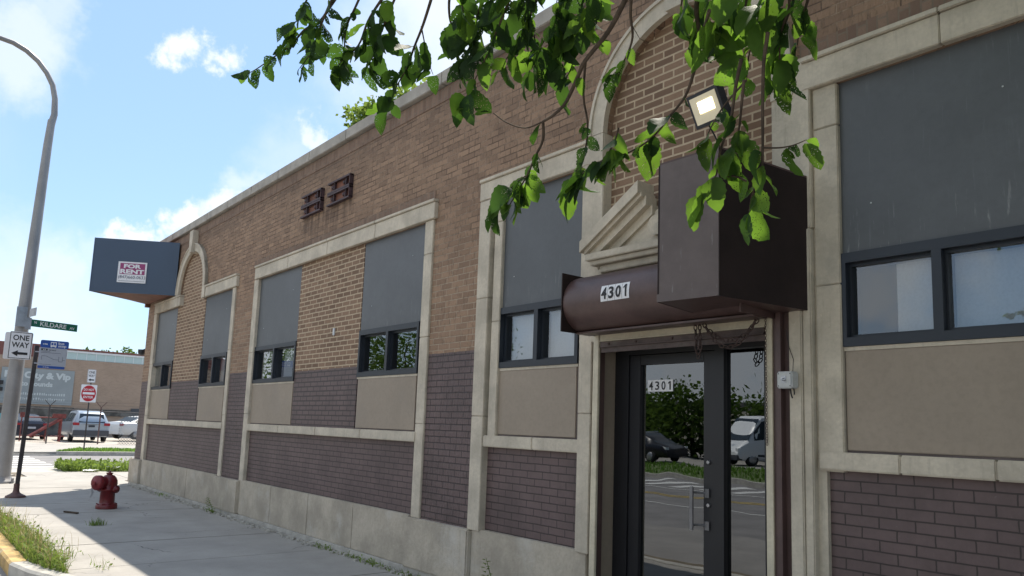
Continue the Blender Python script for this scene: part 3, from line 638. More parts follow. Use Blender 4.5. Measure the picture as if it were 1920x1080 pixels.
# pediment over the door (broken, two halves)
PX=CE
def ped(mb,sg,y0,y1,pts): mb.prism([(PX+sg*(x-PX),z) for x,z in pts],y0,y1)
mb=MB()
for sg in (1,-1):
    for k,(dz0,dz1,y) in enumerate(((0,-.10,4.50),(-.10,-.135,4.53),(-.135,-.21,4.57),(-.21,-.29,4.63))):
        x0,x1=-4.72+.03*k,-4.06+.015*k
        zz=lambda x:3.225+(x+4.72)*.60
        ped(mb,sg,y,4.70,[(x0,zz(x0)+dz1),(x1,zz(x1)+dz1),(x1,zz(x1)+dz0),(x0,zz(x0)+dz0)])
    ped(mb,sg,4.66,4.72,[(-4.6,3.08),(-3.98,3.08),(-3.98,3.4)])
    mb.prism(arc(PX+sg*(-3.97-PX),3.26,.085,0,360,18)[:-1],4.62,4.72)
    mb.prism(arc(PX+sg*(-3.93-PX),3.22,.05,0,360,12)[:-1],4.60,4.73)
mb.box(-4.65,-2.90,4.50,4.76,3.04,3.10,.006); mb.box(-4.62,-2.93,4.53,4.76,3.00,3.042,.006); mb.box(-4.55,-3.0,4.58,4.76,2.94,2.998,.006)
mb.box(-4.62,-2.93,4.63,4.76,2.86,2.938)
mb.build('pediment',M['stone'],B)
# ---- iron grilles
for x0 in (-11.12,-10.20):
    w=.70; g=MB(); y=4.64
    for z in (4.71,4.855,4.885,5.03): g.box(x0,x0+w,y,4.70,z-.012,z+.012)
    g.box(x0+w-.012,x0+w,y,4.70,4.71,4.86); g.box(x0+w-.012,x0+w,y,4.70,4.88,5.03)
    for z in (4.783,4.957):
        for k in (.2,.72): g.lathe((x0+w*k,4.69,z),[(.035,0),(.035,.03),(.015,.05)],10,-YY); g.box(x0+w*k+.05,x0+w*k+.065,y+.01,4.70,z-.06,z+.06)
    g.build('wall_grille',M['vent'],B)
    g=MB(); g.box(x0+.01,x0+w-.01,4.688,4.70,4.72,5.02); g.build('grille_backing',M['orange_brown'],B)
# ---- entrance
each('door_reveal',M['panel_tan'],B,bx_,[(-4.74,-4.635,4.72,5.02,0,2.4),(-3.05,-2.945,4.72,5.02,0,2.4)])
mb=MB(); mb.box(-4.63,-3.05,4.60,5.0,-.02,.02); mb.build('door_step',M['stone_base'],B)
fr=MB(); Y0=4.885
fr.box(-4.632,-4.475,Y0,4.99,0.02,2.45); fr.box(-4.475,-3.05,Y0,4.99,2.255,2.45); fr.box(-3.60,-3.515,Y0,4.99,.02,2.255); fr.box(-3.17,-3.05,Y0,4.99,.02,2.255); fr.box(-3.515,-3.17,Y0,4.99,.02,.12)
FD=fr.build('door_frame',M['door_metal'],B)
MB.fixn=False
g=MB(); g.add([(-3.515,4.93,.12),(-3.17,4.93,.12),(-3.17,4.93,2.255),(-3.515,4.93,2.255)],[(0,1,2,3)]); g.build('sidelight_pane',M['door_glass'],FD)
MB.fixn=True
dl=MB(); dl.box(-4.472,-4.353,4.895,4.95,.03,2.25,.004); dl.box(-3.707,-3.602,4.895,4.95,.03,2.25,.004); dl.box(-4.353,-3.707,4.896,4.949,2.17,2.249); dl.box(-4.353,-3.707,4.896,4.949,.03,.25)
DR=dl.build('door',M['door_metal'],B)
MB.fixn=False
g=MB(); g.add([(-4.353,4.925,.25),(-3.707,4.925,.25),(-3.707,4.925,2.17),(-4.353,4.925,2.17)],[(0,1,2,3)]); g.build('door_pane',M['door_glass'],DR)
MB.fixn=True
h=MB(); hx=-3.745; h.box(hx-.022,hx+.012,4.80,4.815,.89,1.215,.004)
for z in (.93,1.17): h.tube([(hx,4.815,z),(hx+.02,4.86,z),(hx+.075,4.895,z)],.008,8); h.box(hx+.06,hx+.10,4.88,4.896,z-.035,z+.03)
h.build('handle',M['handle'],DR)
for zk in (1.08,1.40): h=MB(); h.lathe((-3.655,4.895,zk),[(.016,0),(.016,.012),(.012,.016)],16,-YY); h.build('lock',M['steel'],DR)
# house number on the door: four white tiles
n=MB()
for k in range(4): n.box(-4.29+k*.0665,-4.29+k*.0665+.0645,4.917,4.921,1.945,2.04)
NP=n.build('number_tiles',M['white'],DR); n=MB()
one(n,lambda a,b:Vector((-4.29+3*.0665+.014+a*.032,4.9155,1.957+b*.07)))
for k,c in enumerate('430'): textmb(n,c,(-4.29+k*.0665+(.013 if c!='1' else .02),4.9155,1.957),XX,ZZ,.044,.072,.02)
n.build('number',M['black'],NP)
# roller shutter: guides, valance, bottom bar
sh=thing('roller_shutter','raised roller shutter with cream guides around the glass door','shutter',(-3.83,4.62,0))
each('guide_rail',M['cream'],sh,bx_,[(fx(-4.725,4.62),fx(-4.66,4.62),4.62,4.645,.0,2.43,.003),(-4.64,-4.62,4.655,4.70,0,2.43),(fx(-3.04,4.62),fx(-2.985,4.62),4.62,4.645,.0,2.43,.003)])
each('guide_backing',M['brown'],sh,bx_,[(-4.615,-4.60,4.66,4.72,0,2.4)])
def _g(q): q.box(fx(-2.985,4.63),fx(-2.925,4.63),4.635,4.72,0,2.45); q.box(-2.90,-2.865,4.61,4.72,0,2.45); q.box(-2.93,-2.80,4.66,4.72,0,2.45)
each('guide_backing',M['brown'],sh,_g,[()])
mb=MB(); mb.box(-4.56,-2.985,4.615,4.64,2.358,2.44); mb.box(-4.56,-2.985,4.605,4.64,2.352,2.36); mb.box(-4.56,-2.985,4.605,4.64,2.438,2.446); mb.build('valance',M['cream'],sh)
mb=MB(); mb.box(-4.57,-3.0,4.63,4.66,2.312,2.351); mb.box(-4.57,-3.0,4.615,4.66,2.304,2.312); mb.box(-4.57,-3.0,4.64,4.66,2.262,2.304); mb.build('bottom_bar',M['bar'],sh)
for x in (-4.47,-4.17,-3.8,-3.4): mb=MB(); mb.lathe((x,4.63,2.33),[(.01,0),(.008,.01)],8,-YY); mb.build('bolt',M['rust'],sh)
# hood cylinder
hd=thing('shutter_hood','brown half round shutter hood above the glass door with house number 4301','shutter hood',(-3.83,4.5,2.64))
cy,cz,cr=4.465,2.648,.232; hx0,hx1=-4.62,-2.93
prof=[(4.69,cz+cr)]+[(cy-cr*math.sin(R(a)),cz+cr*math.cos(R(a))) for a in range(0,181,10)]+[(4.69,cz-cr)]
mb=MB(); n=len(prof)
mb.add([(hx0,p,q) for p,q in prof]+[(hx1,p,q) for p,q in prof],[(i,i+n,i+n+1,i+1) for i in range(n-1)],True); mb.build('shell',M['brown'],hd)
each('end_plate',M['black_clad'],hd,bx_,[(hx0-.012,hx0-.001,4.225,4.69,cz-cr-.012,cz+cr+.01)])
each('end_plate',M['brown'],hd,bx_,[(hx1+.001,hx1+.012,4.24,4.69,cz-cr-.012,cz+cr+.01)])
mb=MB(); mb.box(hx0-.01,hx1,4.40,4.56,cz-cr-.018,cz-cr-.004); mb.build('bottom_lip',M['brown'],hd)
def cyl(x,a,e=.002): return Vector((x,cy-(cr+e)*math.sin(R(a)),cz+(cr+e)*math.cos(R(a))))
mb=MB(); X0,X1,A0,A1=-4.185,-3.885,101,70
tilt=lambda a:(a)*0
for k in range(4):
    xa=X0+(X1-X0)*k/4; xb=X0+(X1-X0)*(k+.965)/4; vs=[]; m_=5; dA=-2.2*k
    for j in range(m_): 
        aa=A0+(A1-A0)*j/(m_-1)
        vs+= [cyl(xa,aa,.003),cyl(xb,aa,.003)]
    mb.add(vs,[(2*j,2*j+1,2*j+3,2*j+2) for j in range(m_-1)])
MB.fixn=False; NP=mb.build('number_tiles',M['white'],hd); mb=MB()
for k,c in enumerate('4301'):
    xa=X0+(X1-X0)*k/4+.009; w=.056
    if c=='1': one(mb,lambda a,b:cyl(xa+.004+a*.036,A0-4+(A1-A0+8)*b,.0055)); continue
    textmb(mb,c,(0,0,0),XX,ZZ,1,1,.03,mapf=lambda a,b:cyl(xa+a*w,A0-4+(A1-A0+8)*b,.0055))
mb.build('number',M['black'],NP); MB.fixn=True
# skewed box in front of the hood
bx=thing('sign_box','tall brown sign box over the right end of the shutter hood','sign box',(-3.0,4.4,2.4))
P,Q=Vector((-2.925,4.01,0)),Vector((-3.33,3.90,0)); Wp=Vector((-2.68,4.655,0)); Wl=Vector((-3.42,4.655,0))
zP=(2.48,3.47); zQ=(2.465,3.42); zW=(2.44,3.36)
def quad(name,pts,mt,par,th=.012):
    mb=MB(); pts=[Vector(p) for p in pts]; nn=(pts[1]-pts[0]).cross(pts[3]-pts[0]).normalized()*th
    mb.add(pts+[p-nn for p in pts],[(0,1,2,3),(7,6,5,4)]+[(i,i+4,(i+1)%4+4,(i+1)%4) for i in range(4)]); return mb.build(name,mt,par)
V=lambda p,z:(p.x,p.y,z)
quad('front_panel',[V(Q,zQ[0]+.05),V(P,zP[0]+.05),V(P,zP[1]),V(Q,zQ[1])],M['brown_ribbed'],bx)
quad('front_trim',[V(Q+Vector((0,-.006,0)),zQ[0]),V(P+Vector((0,-.006,0)),zP[0]),V(P+Vector((0,-.006,0)),zP[0]+.052),V(Q+Vector((0,-.006,0)),zQ[0]+.052)],M['brown_ribbed'],bx)
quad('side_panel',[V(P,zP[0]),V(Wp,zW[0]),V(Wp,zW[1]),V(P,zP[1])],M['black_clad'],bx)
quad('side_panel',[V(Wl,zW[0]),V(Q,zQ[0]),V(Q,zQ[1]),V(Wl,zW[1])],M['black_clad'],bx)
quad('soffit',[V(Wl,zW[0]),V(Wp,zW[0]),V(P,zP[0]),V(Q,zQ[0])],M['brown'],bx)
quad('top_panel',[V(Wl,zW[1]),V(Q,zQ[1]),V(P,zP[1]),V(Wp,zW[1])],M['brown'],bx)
mb=MB(); mb.tube([V(P,zP[0]),V(P,zP[1])],.006,6); mb.build('corner_trim',M['brown_ribbed'],bx)
# chains
def chain(name,pts,link,label,rad=.0022):
    mb=MB(); pts=[Vector(p) for p in pts]; tot=sum((b-a).length for a,b in zip(pts,pts[1:])); nl=int(tot/(link*.78)); 
    def pos(s):
        for a,b in zip(pts,pts[1:]):
            q=(b-a).length
            if s<=q: return a+(b-a)*(s/q),(b-a).normalized()
            s-=q
        return pts[-1],(pts[-1]-pts[-2]).normalized()
    for i in range(nl):
        c,t=pos((i+.5)*tot/nl); a=t.cross(YY if i%2 else XX+YY*.3); a=a.normalized() if a.length>.01 else XX
        ring=[]; hl=link/2; hw=link*.3
        for k in range(10):
            ph=2*PI*k/10; ring.append(c+t*math.cos(ph)*hl+a*math.sin(ph)*hw)
        mb.tube(ring+[ring[0]],rad,5,cap=False)
    return tag(mb.build(name,M['rust']),label,'chain','chains hanging under the sign box')
def cat(a,b,sag,n=8): return [Vector(a).lerp(Vector(b),k/n)-ZZ*sag*4*(k/n)*(1-k/n) for k in range(n+1)]
chain('chain',[(-3.50,4.52,2.43),(-3.515,4.56,2.2),(-3.50,4.56,2.17),(-3.475,4.55,2.2),(-3.46,4.52,2.43)],.044,'rusty chain hanging straight down in a narrow loop under the sign box',.0045)
chain('chain',cat((-3.45,4.52,2.43),(-3.0,4.56,2.40),.15),.044,'rusty chain swagged to the right door rail, shallower of the two swags',.0045)
chain('chain',cat((-3.43,4.50,2.43),(-2.99,4.54,2.42),.21),.044,'rusty chain swagged to the right door rail, deeper of the two swags',.0045)
chain('chain',[(-2.97,4.60,2.42),(-2.972,4.61,1.55)],.022,'thin pull chain hanging down the right cream door rail',.0018)
# control box
cb=thing('control_box','small grey key switch box on the stone right of the door','switch box',(-2.78,4.6,1.98))
x0,x1,z0,z1=-2.855,-2.745,1.925,2.035
mb=MB(); mb.box(x0,x1,4.545,4.63,z0,z1,.008); mb.build('housing',M['abs'],cb)
mb=MB(); mb.box(x0+.035,x0+.068,4.541,4.546,z0+.035,z0+.08); mb.lathe((x0+.055,4.542,z0+.055),[(.011,0),(.011,.006),(.004,.008)],16,-YY); mb.build('key_switch',M['steel'],cb)
for a in (x0+.013,x1-.013):
    for c in (z0+.015,z1-.015): mb=MB(); mb.lathe((a,4.546,c),[(.004,0),(.003,.003)],8,-YY); mb.build('screw',M['black'],cb)
mb=MB(); mb.tube([(-2.79,4.6,1.926),(-2.785,4.60,1.89),(-2.775,4.6,1.862)],.005,6); mb.tube([(-2.765,4.6,1.926),(-2.76,4.6,1.90),(-2.762,4.6,1.885)],.004,6)
mb.tube([(-2.83,4.625,2.32),(-2.81,4.625,2.2),(-2.78,4.625,2.12),(-2.77,4.6,2.035)],.0022,5); mb.build('cable',M['black'],cb)
# flood light
fl=thing('flood_light','lit square flood light on the brick inside the door arch','flood light',(-3.42,4.6,4.0))
c=Vector((-3.33,4.42,3.98)); nrm=Vector((-.12,-.80,-.42)).normalized(); uu=Vector((1,-.12,0)).normalized(); uu=(uu-nrm*uu.dot(nrm)).normalized(); vv=nrm.cross(uu)*-1
if vv.z<0: vv=-vv
mb=MB(); mb.obox(c-nrm*.035,uu,vv,nrm,.15,.125,.035); mb.build('housing',M['frame'],fl)
mb=MB(); mb.obox(c+nrm*.002,uu,vv,nrm,.126,.10,.003); LN=mb.build('lens',M['lens'],fl)
mb=MB(); mb.obox(c+nrm*.008+uu*.012+vv*.015,uu,vv,nrm,.072,.042,.002); mb.build('lamp',M['lit'],LN)
mb=MB(); mb.tube([c-nrm*.05,Vector((-3.36,4.62,4.05)),Vector((-3.36,4.76,4.08))],.02,8); mb.tube([c-nrm*.05-uu*.1,(-3.44,4.68,3.86),(-3.42,4.755,3.72)],.006,6); mb.build('bracket',M['frame'],fl)
# corner canopy with FOR RENT notice
aw=thing('corner_canopy','navy blue wedge shaped canopy projecting from the building corner','canopy',(-18.8,4.2,4.8))
P1=Vector((-17.70,4.66,0)); P2=Vector((-18.62,3.13,0)); P3=Vector((-20.03,4.66,0)); Z0,Z1=4.235,5.425
aface=quad('front_panel',[V(P2,Z0),V(P1,Z0),V(P1,Z1),V(P2,Z1)],M['navy'],aw,.02)
quad('side_panel',[V(P3,Z0+.05),V(P2,Z0),V(P2,Z1),V(P3,Z1)],M['navy'],aw,.02)
mb=MB(); mb.add([V(P1,Z0+.02),V(P2,Z0+.02),V(P3,Z0+.04)],[(0,1,2)]); mb.add([V(P1,Z1-.01),V(P2,Z1-.01),V(P3,Z1-.01)],[(0,1,2)]); mb.box(-20.03,-19.9,4.6,4.69,4.2,4.35); mb.build('soffit',M['orange_brown'],aw)
u=(P1-P2).normalized(); nn=u.cross(ZZ).normalized()
if nn.x<0: nn=-nn
def onface(px,py):   # where the sight line meets the canopy face
    q=ray(px,py); t=(P2-CAM).dot(nn)/q.dot(nn); return CAM+q*t
c00=onface(219,529); c10=onface(273,531); c01=onface(222,490)
wS=(c10-c00).length; hS=(c01-c00).length
o=c00+nn*.012
rs=thing('rent_notice','white and magenta FOR RENT notice fixed on the navy canopy','notice',tuple(o))
mb=MB(); rect(mb,o,u,ZZ,0,wS,0,hS,nn,0,.004); mb.build('board',M['white'],rs)
mb=MB(); rect(mb,o,u,ZZ,wS*.07,wS*.94,hS*.40,hS*.93,nn,.004,.002); mb.build('print',M['maroon'],rs)
mb=MB(); textmb(mb,'FOR',o+nn*.008+u*wS*.20+ZZ*hS*.69,u,ZZ,wS*.60,hS*.20,.045); textmb(mb,'RENT',o+nn*.008+u*wS*.09+ZZ*hS*.43,u,ZZ,wS*.83,hS*.21,.045); mb.build('lettering',M['white'],rs)
mb=MB(); textmb(mb,'(847)660-0633',o+nn*.008+u*wS*.04+ZZ*hS*.15,u,ZZ,wS*.94,hS*.19,.0); rect(mb,o,u,ZZ,wS*.05,wS*.95,hS*.07,hS*.085,nn,.004,.002); mb.build('phone_number',M['ink'],rs)
# dome camera on the corner
dc=thing('security_camera','small dark dome camera on the side of the building corner','camera',(-20.15,4.75,3.2))
q=atX(266,661,-20.15); mb=MB(); mb.lathe(q+ZZ*.07,[(.09,0),(.09,-.06),(.08,-.10),(.05,-.13),(.01,-.145)],14); mb.tube([q+ZZ*.05,(-19.99,q.y+.05,q.z+.08)],.02,6); mb.build('dome',M['frame'],dc)
# small sticker on window C, rooftop shrub
q=atY(1070,622,4.80); mb=MB(); mb.box(q.x-.025,q.x+.025,4.798,4.801,q.z-.035,q.z+.035); tag(mb.build('window_sticker',M['offwhite']),'tiny white sticker on the window pane left of the shutter hood','sticker')
q=atY(626,622,4.71); mb=MB(); mb.box(q.x-.02,q.x+.02,4.70,4.722,q.z-.05,q.z+.05,.004); tag(mb.build('wall_clip',M['offwhite']),'tiny white clip on the brick between two windows','clip')
# ================================================================== STREET FURNITURE
# hydrant
HX,HY=-14.83,3.12
hy=thing('fire_hydrant','short dark red fire hydrant standing on the shaded sidewalk','fire hydrant',(HX,HY,0))
mb=MB(); mb.lathe((HX,HY,0),[(.17,0),(.17,.05),(.16,.07),(.125,.08),(.12,.10),(.115,.29),(.145,.30),(.145,.335),(.13,.34),(.14,.41),(.135,.47),(.11,.52),(.075,.555),(.045,.565),(.045,.58),(.055,.585),(.055,.60),(.02,.605),(.02,.63)],28); mb.build('barrel',M['hydrant'],hy)
ax=Vector((.5,-.87,0)).normalized()
mb=MB(); mb.lathe((HX,HY,.44),[(.10,.08),(.10,.17),(.125,.18),(.125,.25),(.10,.275),(.03,.28),(.03,.31)],24,ax); mb.build('pumper_cap',M['hyd_cap'],hy)
for sg in (1,-1):
    a2=Vector((.87,.5,0))*sg; mb=MB(); mb.lathe((HX,HY,.33),[(.05,.10),(.05,.15),(.062,.155),(.062,.20),(.02,.205),(.02,.23)],18,a2.normalized()); mb.build('hose_cap',M['hydrant'],hy)
mb=MB()
for k in range(10):
    a=2*PI*k/10; mb.lathe((HX+.152*math.cos(a),HY+.152*math.sin(a),.068),[(.013,0),(.013,.02)],6)
mb.build('bolt',M['hydrant'],hy)
mb=MB()
for k in range(9):
    q=Vector((HX-.02,HY-.24,.36))+Vector((-.004*k,-.01*math.sin(k),-.020*k)); mb.tube([q+Vector((0,.012*math.cos(t*PI/4),.018*math.sin(t*PI/4))) for t in range(9)],.004,5,cap=False)
mb.build('cap_chain',M['steel'],hy)
# street light
lp=thing('street_light','tall tapered grey street light pole with curved arm at the corner','street light',(-20.7,2.2,0))
PB=Vector((-20.72,2.16,0)); mb=MB()
mb.tube([PB,PB+ZZ*.4,PB+Vector((0,.06,4.2)),PB+Vector((0,.12,7.9)),PB+Vector((0,.14,8.5))],[.185,.18,.128,.092,.082],20); mb.build('pole',M['galv'],lp)
mb=MB(); am=[PB+Vector((0,.14,8.4))]+[atX(px,py,-20.72) for px,py in ((102,215),(103,185),(99,160),(88,137),(72,115),(50,95),(25,80),(0,71))]
e=am[-1]; am+= [e+Vector((0,-.7,.12)),e+Vector((0,-1.5,.16))]
mb.tube(am,[.082,.072,.065,.062,.06,.06,.06,.058,.055,.05,.045],12); mb.build('arm',M['galv'],lp)
mb=MB(); e=am[-1]; mb.box(-20.87,-20.57,e.y-.65,e.y,e.z-.09,e.z+.05,.03); mb.build('luminaire',M['galv'],lp)
mb=MB(); mb.lathe(PB,[(.27,0),(.27,.03),(.22,.06),(.20,.14)],8); 
for sx_ in (-1,1):
    for sy in (-1,1): mb.lathe(PB+Vector((.2*sx_,.2*sy,0)),[(.03,0),(.03,.11)],6)
mb.build('base_plate',M['galv'],lp)
mb=MB(); mb.box(-20.56,-20.50,2.05,2.26,3.5,3.95); mb.box(-20.545,-20.52,2.24,2.36,3.45,3.72); mb.build('sign_bracket',M['steel'],lp)
# street name sign
ks=thing('street_name_sign','green N KILDARE AV street name sign on the light pole','street sign',(-20.55,2.85,3.6))
o=Vector((-20.55,2.35,3.53)); u=Vector((0,1,-.035)).normalized(); n_=XX
mb=MB(); rect(mb,o,u,ZZ,0,.95,0,.165,n_,0,.004); mb.build('blade',M['green_sign'],ks)
mb=MB(); textmb(mb,'N',o+XX*.006+u*.07+ZZ*.07,u,ZZ,.045,.06,.01); textmb(mb,'KILDARE',o+XX*.006+u*.19+ZZ*.035,u,ZZ,.53,.10,.012); textmb(mb,'AV',o+XX*.006+u*.79+ZZ*.035,u,ZZ,.10,.06,.01); mb.build('lettering',M['white'],ks)
o=Vector((-20.5,2.30,3.73)); u2=Vector((.86,-.2,.12)).normalized(); u2=Vector((.5,.62,.22)).normalized(); mb=MB(); rect(mb,o,u2,ZZ,0,.16,0,.19,u2.cross(ZZ).normalized(),0,.004)
tag(mb.build('sign_plate',M['steel']),'small blank metal plate above the green street name sign','sign plate')
def oneway(name,o,u,n_,w,h,label,group=None):
    t=thing(name,label,'road sign',tuple(o),group); o=Vector(o)
    mb=MB(); rect(mb,o,u,ZZ,0,w,0,h,n_,0,.003,w*.09); mb.build('plate',M['white'],t)
    mb=MB(); b=w*.03
    for a in ((b,w-b,b,2*b),(b,w-b,h-2*b,h-b),(b,2*b,2*b,h-2*b),(w-2*b,w-b,2*b,h-2*b)): rect(mb,o,u,ZZ,*a,n_,.003,.0015)
    mb.build('border',M['black'],t)
    mb=MB(); k=.006; textmb(mb,'ONE',o+n_*k+u*w*.16+ZZ*h*.68,u,ZZ,w*.68,h*.20,.02); textmb(mb,'WAY',o+n_*k+u*w*.13+ZZ*h*.42,u,ZZ,w*.74,h*.20,.02); mb.build('lettering',M['black'],t)
    mb=MB(); pts=[(.84,.255),(.84,.165),(.42,.165),(.42,.10),(.15,.21),(.42,.32),(.42,.255)]
    mb.add([o+n_*k+u*w*p+ZZ*h*q for p,q in pts],[tuple(range(len(pts)))]); mb.build('arrow',M['black'],t); return t
oneway('one_way_sign',(-20.45,1.965,2.755),Vector((0,1,-.0)).normalized(),XX,.455,.62,'large ONE WAY sign with left arrow on the grey street light pole')
oneway('one_way_sign',(-20.95,1.93,2.77),Vector((0,1,0)),-XX,.455,.62,'second ONE WAY plate facing away behind the large one on the light pole')
mb=MB(); mb.tube([PB+Vector((0,.02,3.0+dz)) for dz in (0,.03)],.158,16); mb.tube([PB+Vector((0,.02,3.25+dz)) for dz in (0,.03)],.154,16); mb.box(-20.56,-20.455,2.1,2.25,2.98,3.3); mb.build('sign_clamp',M['steel'],lp)
# bus stop
bs=thing('bus_stop_sign','blue bus stop sign with grey timetable on a dark leaning post','bus stop sign',(-17.24,2.07,0))
mb=MB(); b0=Vector((-17.22,2.06,0)); tp=atX(70,645,-17.22); mb.box(b0.x-.03,b0.x+.03,-.03,.03,0,0.001)
mb=MB(); ax_=(tp-b0).normalized(); yd=(YY-ax_*YY.dot(ax_)).normalized(); mb.obox((b0+tp)/2,XX,yd,ax_,.028,.035,(tp-b0).length/2-.03); PO=mb.build('post',M['darkpole'],bs)
mb=MB(); mb.lathe(b0,[(.17,0),(.17,.02),(.155,.035),(.10,.06),(.06,.09),(.05,.13),(.048,.25)],20); mb.build('base',M['base_rust'],bs)
o=Vector((-17.17,2.155,2.43)); u=Vector((0,1,.0)); w=.47; hh=.545
mb=MB(); rect(mb,o,u,ZZ,.0,w-.0,.05,.40,XX,0,.003,.01); rect(mb,o,u,ZZ,-.06,.05,.30,.32,XX,-.02,.006); rect(mb,o,u,ZZ,-.06,.05,.08,.10,XX,-.02,.006); mb.build('timetable',M['grey_sign'],bs)
mb=MB(); rect(mb,o,u,ZZ,.01,w+.02,.40,hh+.0,XX,.001,.004,.03); HB=mb.build('header',M['blue_sign'],bs); mb=MB(); rect(mb,o,u,ZZ,-.0,w-.01,.0,.05,XX,.001,.004,.02); mb.build('footer',M['blue_sign'],bs)
mb=MB(); k=XX*.007
def disc(mb,c,rad,u,v,n=16): mb.add([c+u*rad*math.cos(2*PI*i/n)+v*rad*math.sin(2*PI*i/n) for i in range(n)],[tuple(range(n))])
textmb(mb,'cta',o+k+u*.05+ZZ*.455,u,ZZ,.08,.03,.02); textmb(mb,'bus',o+k+u*.31+ZZ*.475,u,ZZ,.10,.05,.02); textmb(mb,'stop',o+k+u*.31+ZZ*.41,u,ZZ,.14,.055,.02)
for a in ((.18,.28,.50,.515),(.18,.28,.425,.455),(.18,.19,.455,.50),(.27,.28,.455,.50),(.185,.205,.412,.425),(.255,.275,.412,.425),(.225,.235,.455,.50)): rect(mb,o,u,ZZ,*a,XX,.005,.002)
textmb(mb,'cta',o+k+u*.09+ZZ*.018,u,ZZ,.10,.016,.01)
mb.build('header_lettering',M['white'],HB)
mb=MB(); rect(mb,o,u,ZZ,.03,.14,.345,.38,XX,.003,.002); textmb(mb,'Grand',o+XX*.006+u*.16+ZZ*.345,u,ZZ,.12,.032,.01)
for a in ((.03,.18,.325,.331),(.03,.37,.30,.306),(.05,.055,.16,.24),(.05,.12,.236,.242),(.34,.345,.14,.24),(.345,.41,.14,.146),(.405,.41,.14,.24),(.26,.345,.175,.181),(.03,.22,.075,.08),(.41,.45,.17,.176)): rect(mb,o,u,ZZ,*a,XX,.003,.001)
rect(mb,o+u*.12+ZZ*.238,Vector((0,.9,-.4)).normalized(),Vector((0,.4,.9)).normalized(),0,.16,0,.006,XX,.003,.001); mb.build('route_map',M['cladding'],bs)
mb=MB(); textmb(mb,'65',o+XX*.008+u*.06+ZZ*.35,u,ZZ,.05,.024,.01); mb.build('route_number',M['white'],bs)
# do not enter post across the side road
dn=thing('do_not_enter_sign','round red DO NOT ENTER sign on a thin dark post across the side road','road sign',(-37.7,6.82,0))
mb=MB(); tp=atX(170,693,-37.72); mb.tube([(-37.75,6.82,-.1),(-37.75,6.82,3.5)],.028,8); mb.build('post',M['darkpole'],dn)
o=Vector((-37.68,6.45,2.08)); mb=MB(); rect(mb,o,YY,ZZ,0,.62,0,.76,XX,0,.004,.03); mb.build('plate',M['white'],dn)
mb=MB(); c=o+YY*.31+ZZ*.38+XX*.006; disc(mb,c,1,YY*.285,ZZ*.35,24); mb.build('disc',M['red_sign'],dn)
mb=MB(); rect(mb,o,YY,ZZ,.08,.54,.335,.43,XX,.008,.002); textmb(mb,'DO NOT',o+XX*.009+YY*.11+ZZ*.49,YY,ZZ,.40,.10,.02); textmb(mb,'ENTER',o+XX*.009+YY*.12+ZZ*.17,YY,ZZ,.38,.10,.02); mb.build('lettering',M['white'],dn)
oneway('one_way_sign',(-37.68,6.64,2.93),YY,XX,.33,.58,'small ONE WAY sign above the red DO NOT ENTER disc across the side road')
# ================================================================== CARS
def car(name,label,loc,ang,paint,st,wheels,rear=None,Lw=0,group=None,van=False,cat='car',windows=True):
    t=thing(name,label,cat,(0,0,0),group)
    def ringp(s,o=0):
        x,zb,zt,w,wt,zl=s; h=[(w*.86,zl),(w*.97,zl+.12),(w,zl+.3),(w,zb-.08),(w*.975,zb),(wt,zt-.09),(wt*.9,zt-.02),(wt*.55,zt)]
        return [(x,a,b) for a,b in h]+[(x,-a,b) for a,b in reversed(h)]
    rows=[ringp(s) for s in st]; n=16; mb=MB(); vs=[v for q in rows for v in q]
    mb.add(vs,[(i*n+k,i*n+(k+1)%n,(i+1)*n+(k+1)%n,(i+1)*n+k) for i in range(len(st)-1) for k in range(n)],True)
    mb.add(rows[0],[tuple(range(n))]); mb.add(rows[-1],[tuple(range(n-1,-1,-1))])
    body=mb.build('body',paint,t); md=body.modifiers.new('edge','EDGE_SPLIT'); md.split_angle=R(38)
    def samp(x):
        for a,b in zip(st[:-1],st[1:]):
            if a[0]<=x<=b[0]:
                k=(x-a[0])/(b[0]-a[0]); return [p+(q-p)*k for p,q in zip(a,b)]
    for sg in (1,-1):
        for x0,x1,f0,f1 in rear['side']:
            mb=MB(); vs=[]; m_=5
            for i in range(m_):
                s=samp(x0+(x1-x0)*i/(m_-1)); a=(s[3]*.975,s[1]); b=(s[4],s[2]-.09)
                for fr_ in (.10,.90):
                    vs.append((s[0],sg*(a[0]+(b[0]-a[0])*fr_+.012),a[1]+(b[1]-a[1])*fr_))
            mb.add(vs,[(2*i,2*i+2,2*i+3,2*i+1) for i in range(m_-1)]); mb.build('side_window',M['carglass'],t)
    for nm,(xa,za,wa,xb,zb_,wb,dx) in rear['ends'].items():
        mb=MB(); mb.add([(xa+dx,-wa,za),(xa+dx,wa,za),(xb+dx,wb,zb_),(xb+dx,-wb,zb_)],[(0,1,2,3)]); mb.build(nm,M['carglass'],t)
    for nm,bxs,mt in rear['boxes']:
        for q in bxs: mb=MB(); mb.box(*q,.015); mb.build(nm,mt,t)
    for x in wheels:
        for sg in (1,-1):
            w=st[len(st)//2][3]; rr=rear.get('wr',.36); c=Vector((x,sg*(w-.13),rr)); mb=MB()
            mb.lathe(c,[(rr*.8,-.11),(rr,-.09),(rr,.09),(rr*.8,.11)],20,YY*sg); wh=mb.build('wheel',M['tyre'],t)
            mb=MB(); mb.lathe(c+YY*sg*.112,[(rr*.62,0),(rr*.6,.01),(rr*.25,-.0),(rr*.1,.01)],10,YY*sg); mb.build('rim',M['rim'],wh)
    t.location=loc; t.rotation_euler=(0,0,ang); return t
